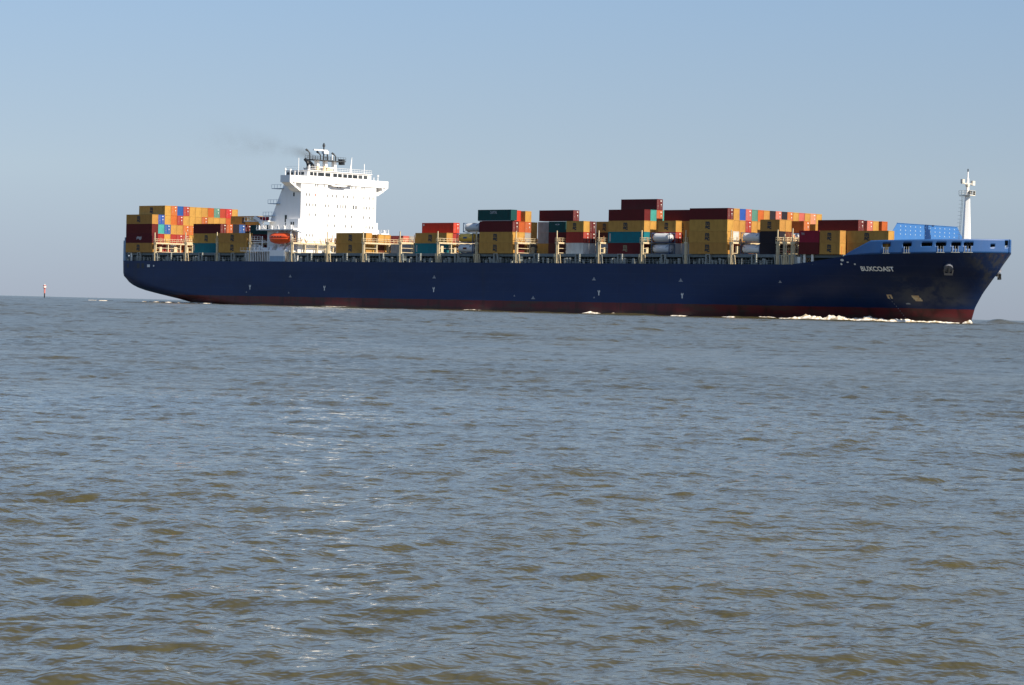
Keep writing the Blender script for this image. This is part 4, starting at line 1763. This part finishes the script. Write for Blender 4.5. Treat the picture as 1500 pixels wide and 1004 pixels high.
tank(107.3 - 6.13, 1, 2, 6, M['tank'], 'white', 'second tier just right of the tallest stack')
tank(107.3 - 6.13, 1, 1, 6, M['tank'], 'white', 'bottom tier behind the lashing bridge right of the tallest stack')
f = 136.45
tank(f - 6.13, 1, 2, 6, M['tank'], 'grey white', 'upper of two right of the widest forward block')
tank(f - 6.13, 1, 1, 6, M['tank'], 'grey white', 'lower of two right of the widest forward block')
tank(f - 0.1, 4, 2, 6, M['tank'], 'brilliant white', 'second tier inside the forward ladder tower, nearer the bow')
tank(f - 0.1, 3, 2, 6, CM['salmon'], 'pinkish', 'second tier inside the forward ladder tower, nearer the superstructure')
tank(f - 0.1, 4, 1, 6, M['tank'], 'white', 'bottom tier inside the forward ladder tower, nearer the bow')
tank(f - 0.1, 3, 1, 6, CM['salmon'], 'pinkish', 'bottom tier inside the forward ladder tower, nearer the superstructure')

# ------------------------------------------------------------------ foam along the hull
foam_m = bpy.data.materials.new('sea_foam')
foam_m.use_nodes = True
nt = foam_m.node_tree
p = nt.nodes['Principled BSDF']
p.inputs['Roughness'].default_value = 0.8
tc = nt.nodes.new('ShaderNodeTexCoord')
no = nt.nodes.new('ShaderNodeTexNoise')
no.inputs['Scale'].default_value = 1.4
no.inputs['Detail'].default_value = 6
rp = nt.nodes.new('ShaderNodeValToRGB')
rp.color_ramp.elements[0].position = 0.40
rp.color_ramp.elements[0].color = (0.34, 0.27, 0.17, 1)
rp.color_ramp.elements[1].position = 0.60
rp.color_ramp.elements[1].color = (0.74, 0.71, 0.66, 1)
nt.links.new(tc.outputs['Object'], no.inputs['Vector'])
nt.links.new(no.outputs[0], rp.inputs[0])
nt.links.new(rp.outputs[0], p.inputs['Base Color'])


def foam(name, s0, s1, hmax, label, off=1.0, width=1.6, base=0.2, side=-1, shape=None, div=0.0):
    n = max(12, int((s1 - s0) / 0.22))
    mb = MB()
    ring = 9
    ph = [rnd.uniform(0, 6.28) for _ in range(8)]
    for i in range(n + 1):
        t = i / n
        s = s0 + (s1 - s0) * t
        env = math.sin(math.pi * min(max(t, 0), 1)) ** 0.6 if shape is None else shape(t)
        j = 0.55 + 0.22 * math.sin(s * 0.9 + ph[0]) + 0.14 * math.sin(s * 2.3 + ph[1]) + 0.08 * math.sin(s * 5.7 + ph[2]) + rnd.uniform(-.07, .07)
        h = max(0.02, hmax * env * j * 1.5)
        w = width * (0.5 + 0.7 * env) * (.85 + .3 * math.sin(s * 1.1 + ph[3]))
        trim = 0.0036 * s
        yb = half(min(s, 181.7), 0.3) if s > -86 else 17.5
        for k in range(ring):
            a = k / (ring - 1)
            y = yb - .25 + (w + off) * a + div * (181 - s)
            z = base + h * math.sin(math.pi * min(1, .12 + a * .95)) * (1 + rnd.uniform(-.12, .12)) - (0.5 if k == ring - 1 else 0) - trim
            mb.v.append((s + rnd.uniform(-.06, .06), side * y, z))
    for i in range(n):
        for k in range(ring - 1):
            a = i * ring + k
            mb.f.append((a, a + 1, a + ring + 1, a + ring))
            mb.mi.append(0)
    o = mb.build(name, foam_m, None, smooth=True, matrix=SHIP, recalc=True)
    tag(o, label, 'foam', kind='stuff')
    return o


foam('sea_foam', 141, 180, 0.95, 'long white foaming bow wave along the hull near the bow', shape=lambda t: (min(1, t * 5) * min(1, (1 - t) * 1.5) ** .8), div=0.21)
foam('sea_foam', 131, 140, .3, 'short white foam streak behind the bow wave', div=0.13)
foam('sea_foam', 125.5, 129.5, .16, 'small foam cap on brown hull wave behind the bow wave', div=0.13)
foam('sea_foam', 105.0, 110.0, .15, 'small foam cap below the tallest container stack')
foam('sea_foam', 84.5, 88.5, .26, 'pair foam cap right on the brown hull wave amidships')
foam('sea_foam', 75.5, 81.0, .38, 'white foam peak below the low stacks amidships')
foam('sea_foam', 31, 41, .15, 'low foam line under the hull amidships')
foam('sea_foam', -24, -10, .05, 'low foam line under the hull ahead of the superstructure')
foam('sea_foam', -112, -72, .16, 'thin foam line trailing from the stern', width=2.2)
foam('sea_foam', -131, -118, .06, 'short broken white wake just behind the stern', width=3)
foam('sea_foam', 180.0, 182.3, .7, 'pinkish white splash at the stem', width=.5, off=.3)

# ------------------------------------------------------------------ channel beacon far off to the left
bx, by = -0.1655 * 1500, 1500.0
bea = bpy.data.objects.new('channel_beacon', None)
C.objects.link(bea)
bea.location = (bx, by, -0.3)
tag(bea, 'red and white pole beacon standing in the water at far left', 'beacon')
mb = MB()
mb.cyl((0, 0, -2), (0, 0, 6.0), .32, .28, 10)
mb.build('pole', M['black'], bea)
mb = MB()
mb.cyl((0, 0, 2.6), (0, 0, 5.6), .42, .42, 12)
mb.build('sleeve', M['hazedred'], bea)
mb = MB()
mb.cyl((0, 0, 5.2), (0, 0, 6.8), .8, .8, 12)
mb.build('topmark', M['hazedred'], bea)
mb = MB()
mb.cyl((0, 0, 5.6), (0, 0, 6.3), .82, .82, 12, cap=False)
mb.cyl((0, 0, 6.9), (0, 0, 7.4), .3, .3, 8)
mb.build('lantern', M['mark'], bea)

# ------------------------------------------------------------------ exhaust smoke
sm = bpy.data.materials.new('exhaust_smoke')
sm.use_nodes = True
nt = sm.node_tree
nt.nodes.clear()
out = nt.nodes.new('ShaderNodeOutputMaterial')
pv = nt.nodes.new('ShaderNodeVolumePrincipled')
pv.inputs['Color'].default_value = (0.18, 0.17, 0.16, 1)
nt.links.new(pv.outputs[0], out.inputs['Volume'])
tc = nt.nodes.new('ShaderNodeTexCoord')
sp = nt.nodes.new('ShaderNodeSeparateXYZ')
nt.links.new(tc.outputs['Object'], sp.inputs[0])


def mth(op, a, b=None, c=None):
    q = nt.nodes.new('ShaderNodeMath')
    q.operation = op
    for i, v in enumerate((a, b, c)):
        if v is None:
            continue
        if isinstance(v, (int, float)):
            q.inputs[i].default_value = v
        else:
            nt.links.new(v, q.inputs[i])
    return q.outputs[0]


# plume runs along -x of its own box; radius grows and density thins downwind
xx = mth('MULTIPLY', sp.outputs['X'], -1 / 60.0)
rad = mth('MULTIPLY_ADD', xx, 8.5, 1.3)
cz = mth('MULTIPLY', mth('POWER', mth('MAXIMUM', xx, 0.0001), 0.55), 9.0)
dz = mth('SUBTRACT', sp.outputs['Z'], cz)
rr = mth('SQRT', mth('ADD', mth('MULTIPLY', dz, dz), mth('MULTIPLY', sp.outputs['Y'], sp.outputs['Y'])))
fall = mth('MAXIMUM', mth('SUBTRACT', 1.0, mth('DIVIDE', rr, rad)), 0.0)
no = nt.nodes.new('ShaderNodeTexNoise')
no.inputs['Scale'].default_value = 0.28
no.inputs['Detail'].default_value = 5
nt.links.new(tc.outputs['Object'], no.inputs['Vector'])
near = mth('MAXIMUM', mth('MULTIPLY_ADD', xx, -6.0, 1.0), 0.0)
lump = mth('ADD', mth('MAXIMUM', mth('MULTIPLY_ADD', no.outputs[0], 2.4, -0.85), 0.0), mth('MULTIPLY', near, 3.6))
thin = mth('POWER', mth('MAXIMUM', mth('SUBTRACT', 1.0, xx), 0.0), 1.7)
dens = mth('MULTIPLY', mth('MULTIPLY', fall, lump), mth('MULTIPLY', thin, 0.10))
nt.links.new(dens, pv.inputs['Density'])
mb = MB()
mb.box(-60, 0.8, -9, 9, -3, 19)
so = mb.build('smoke', sm, None, matrix=SHIP @ Matrix.Translation((-51.8, 2.0, 43.6)))
tag(so, 'thin grey exhaust smoke drifting aft from the funnel', 'smoke', kind='stuff')
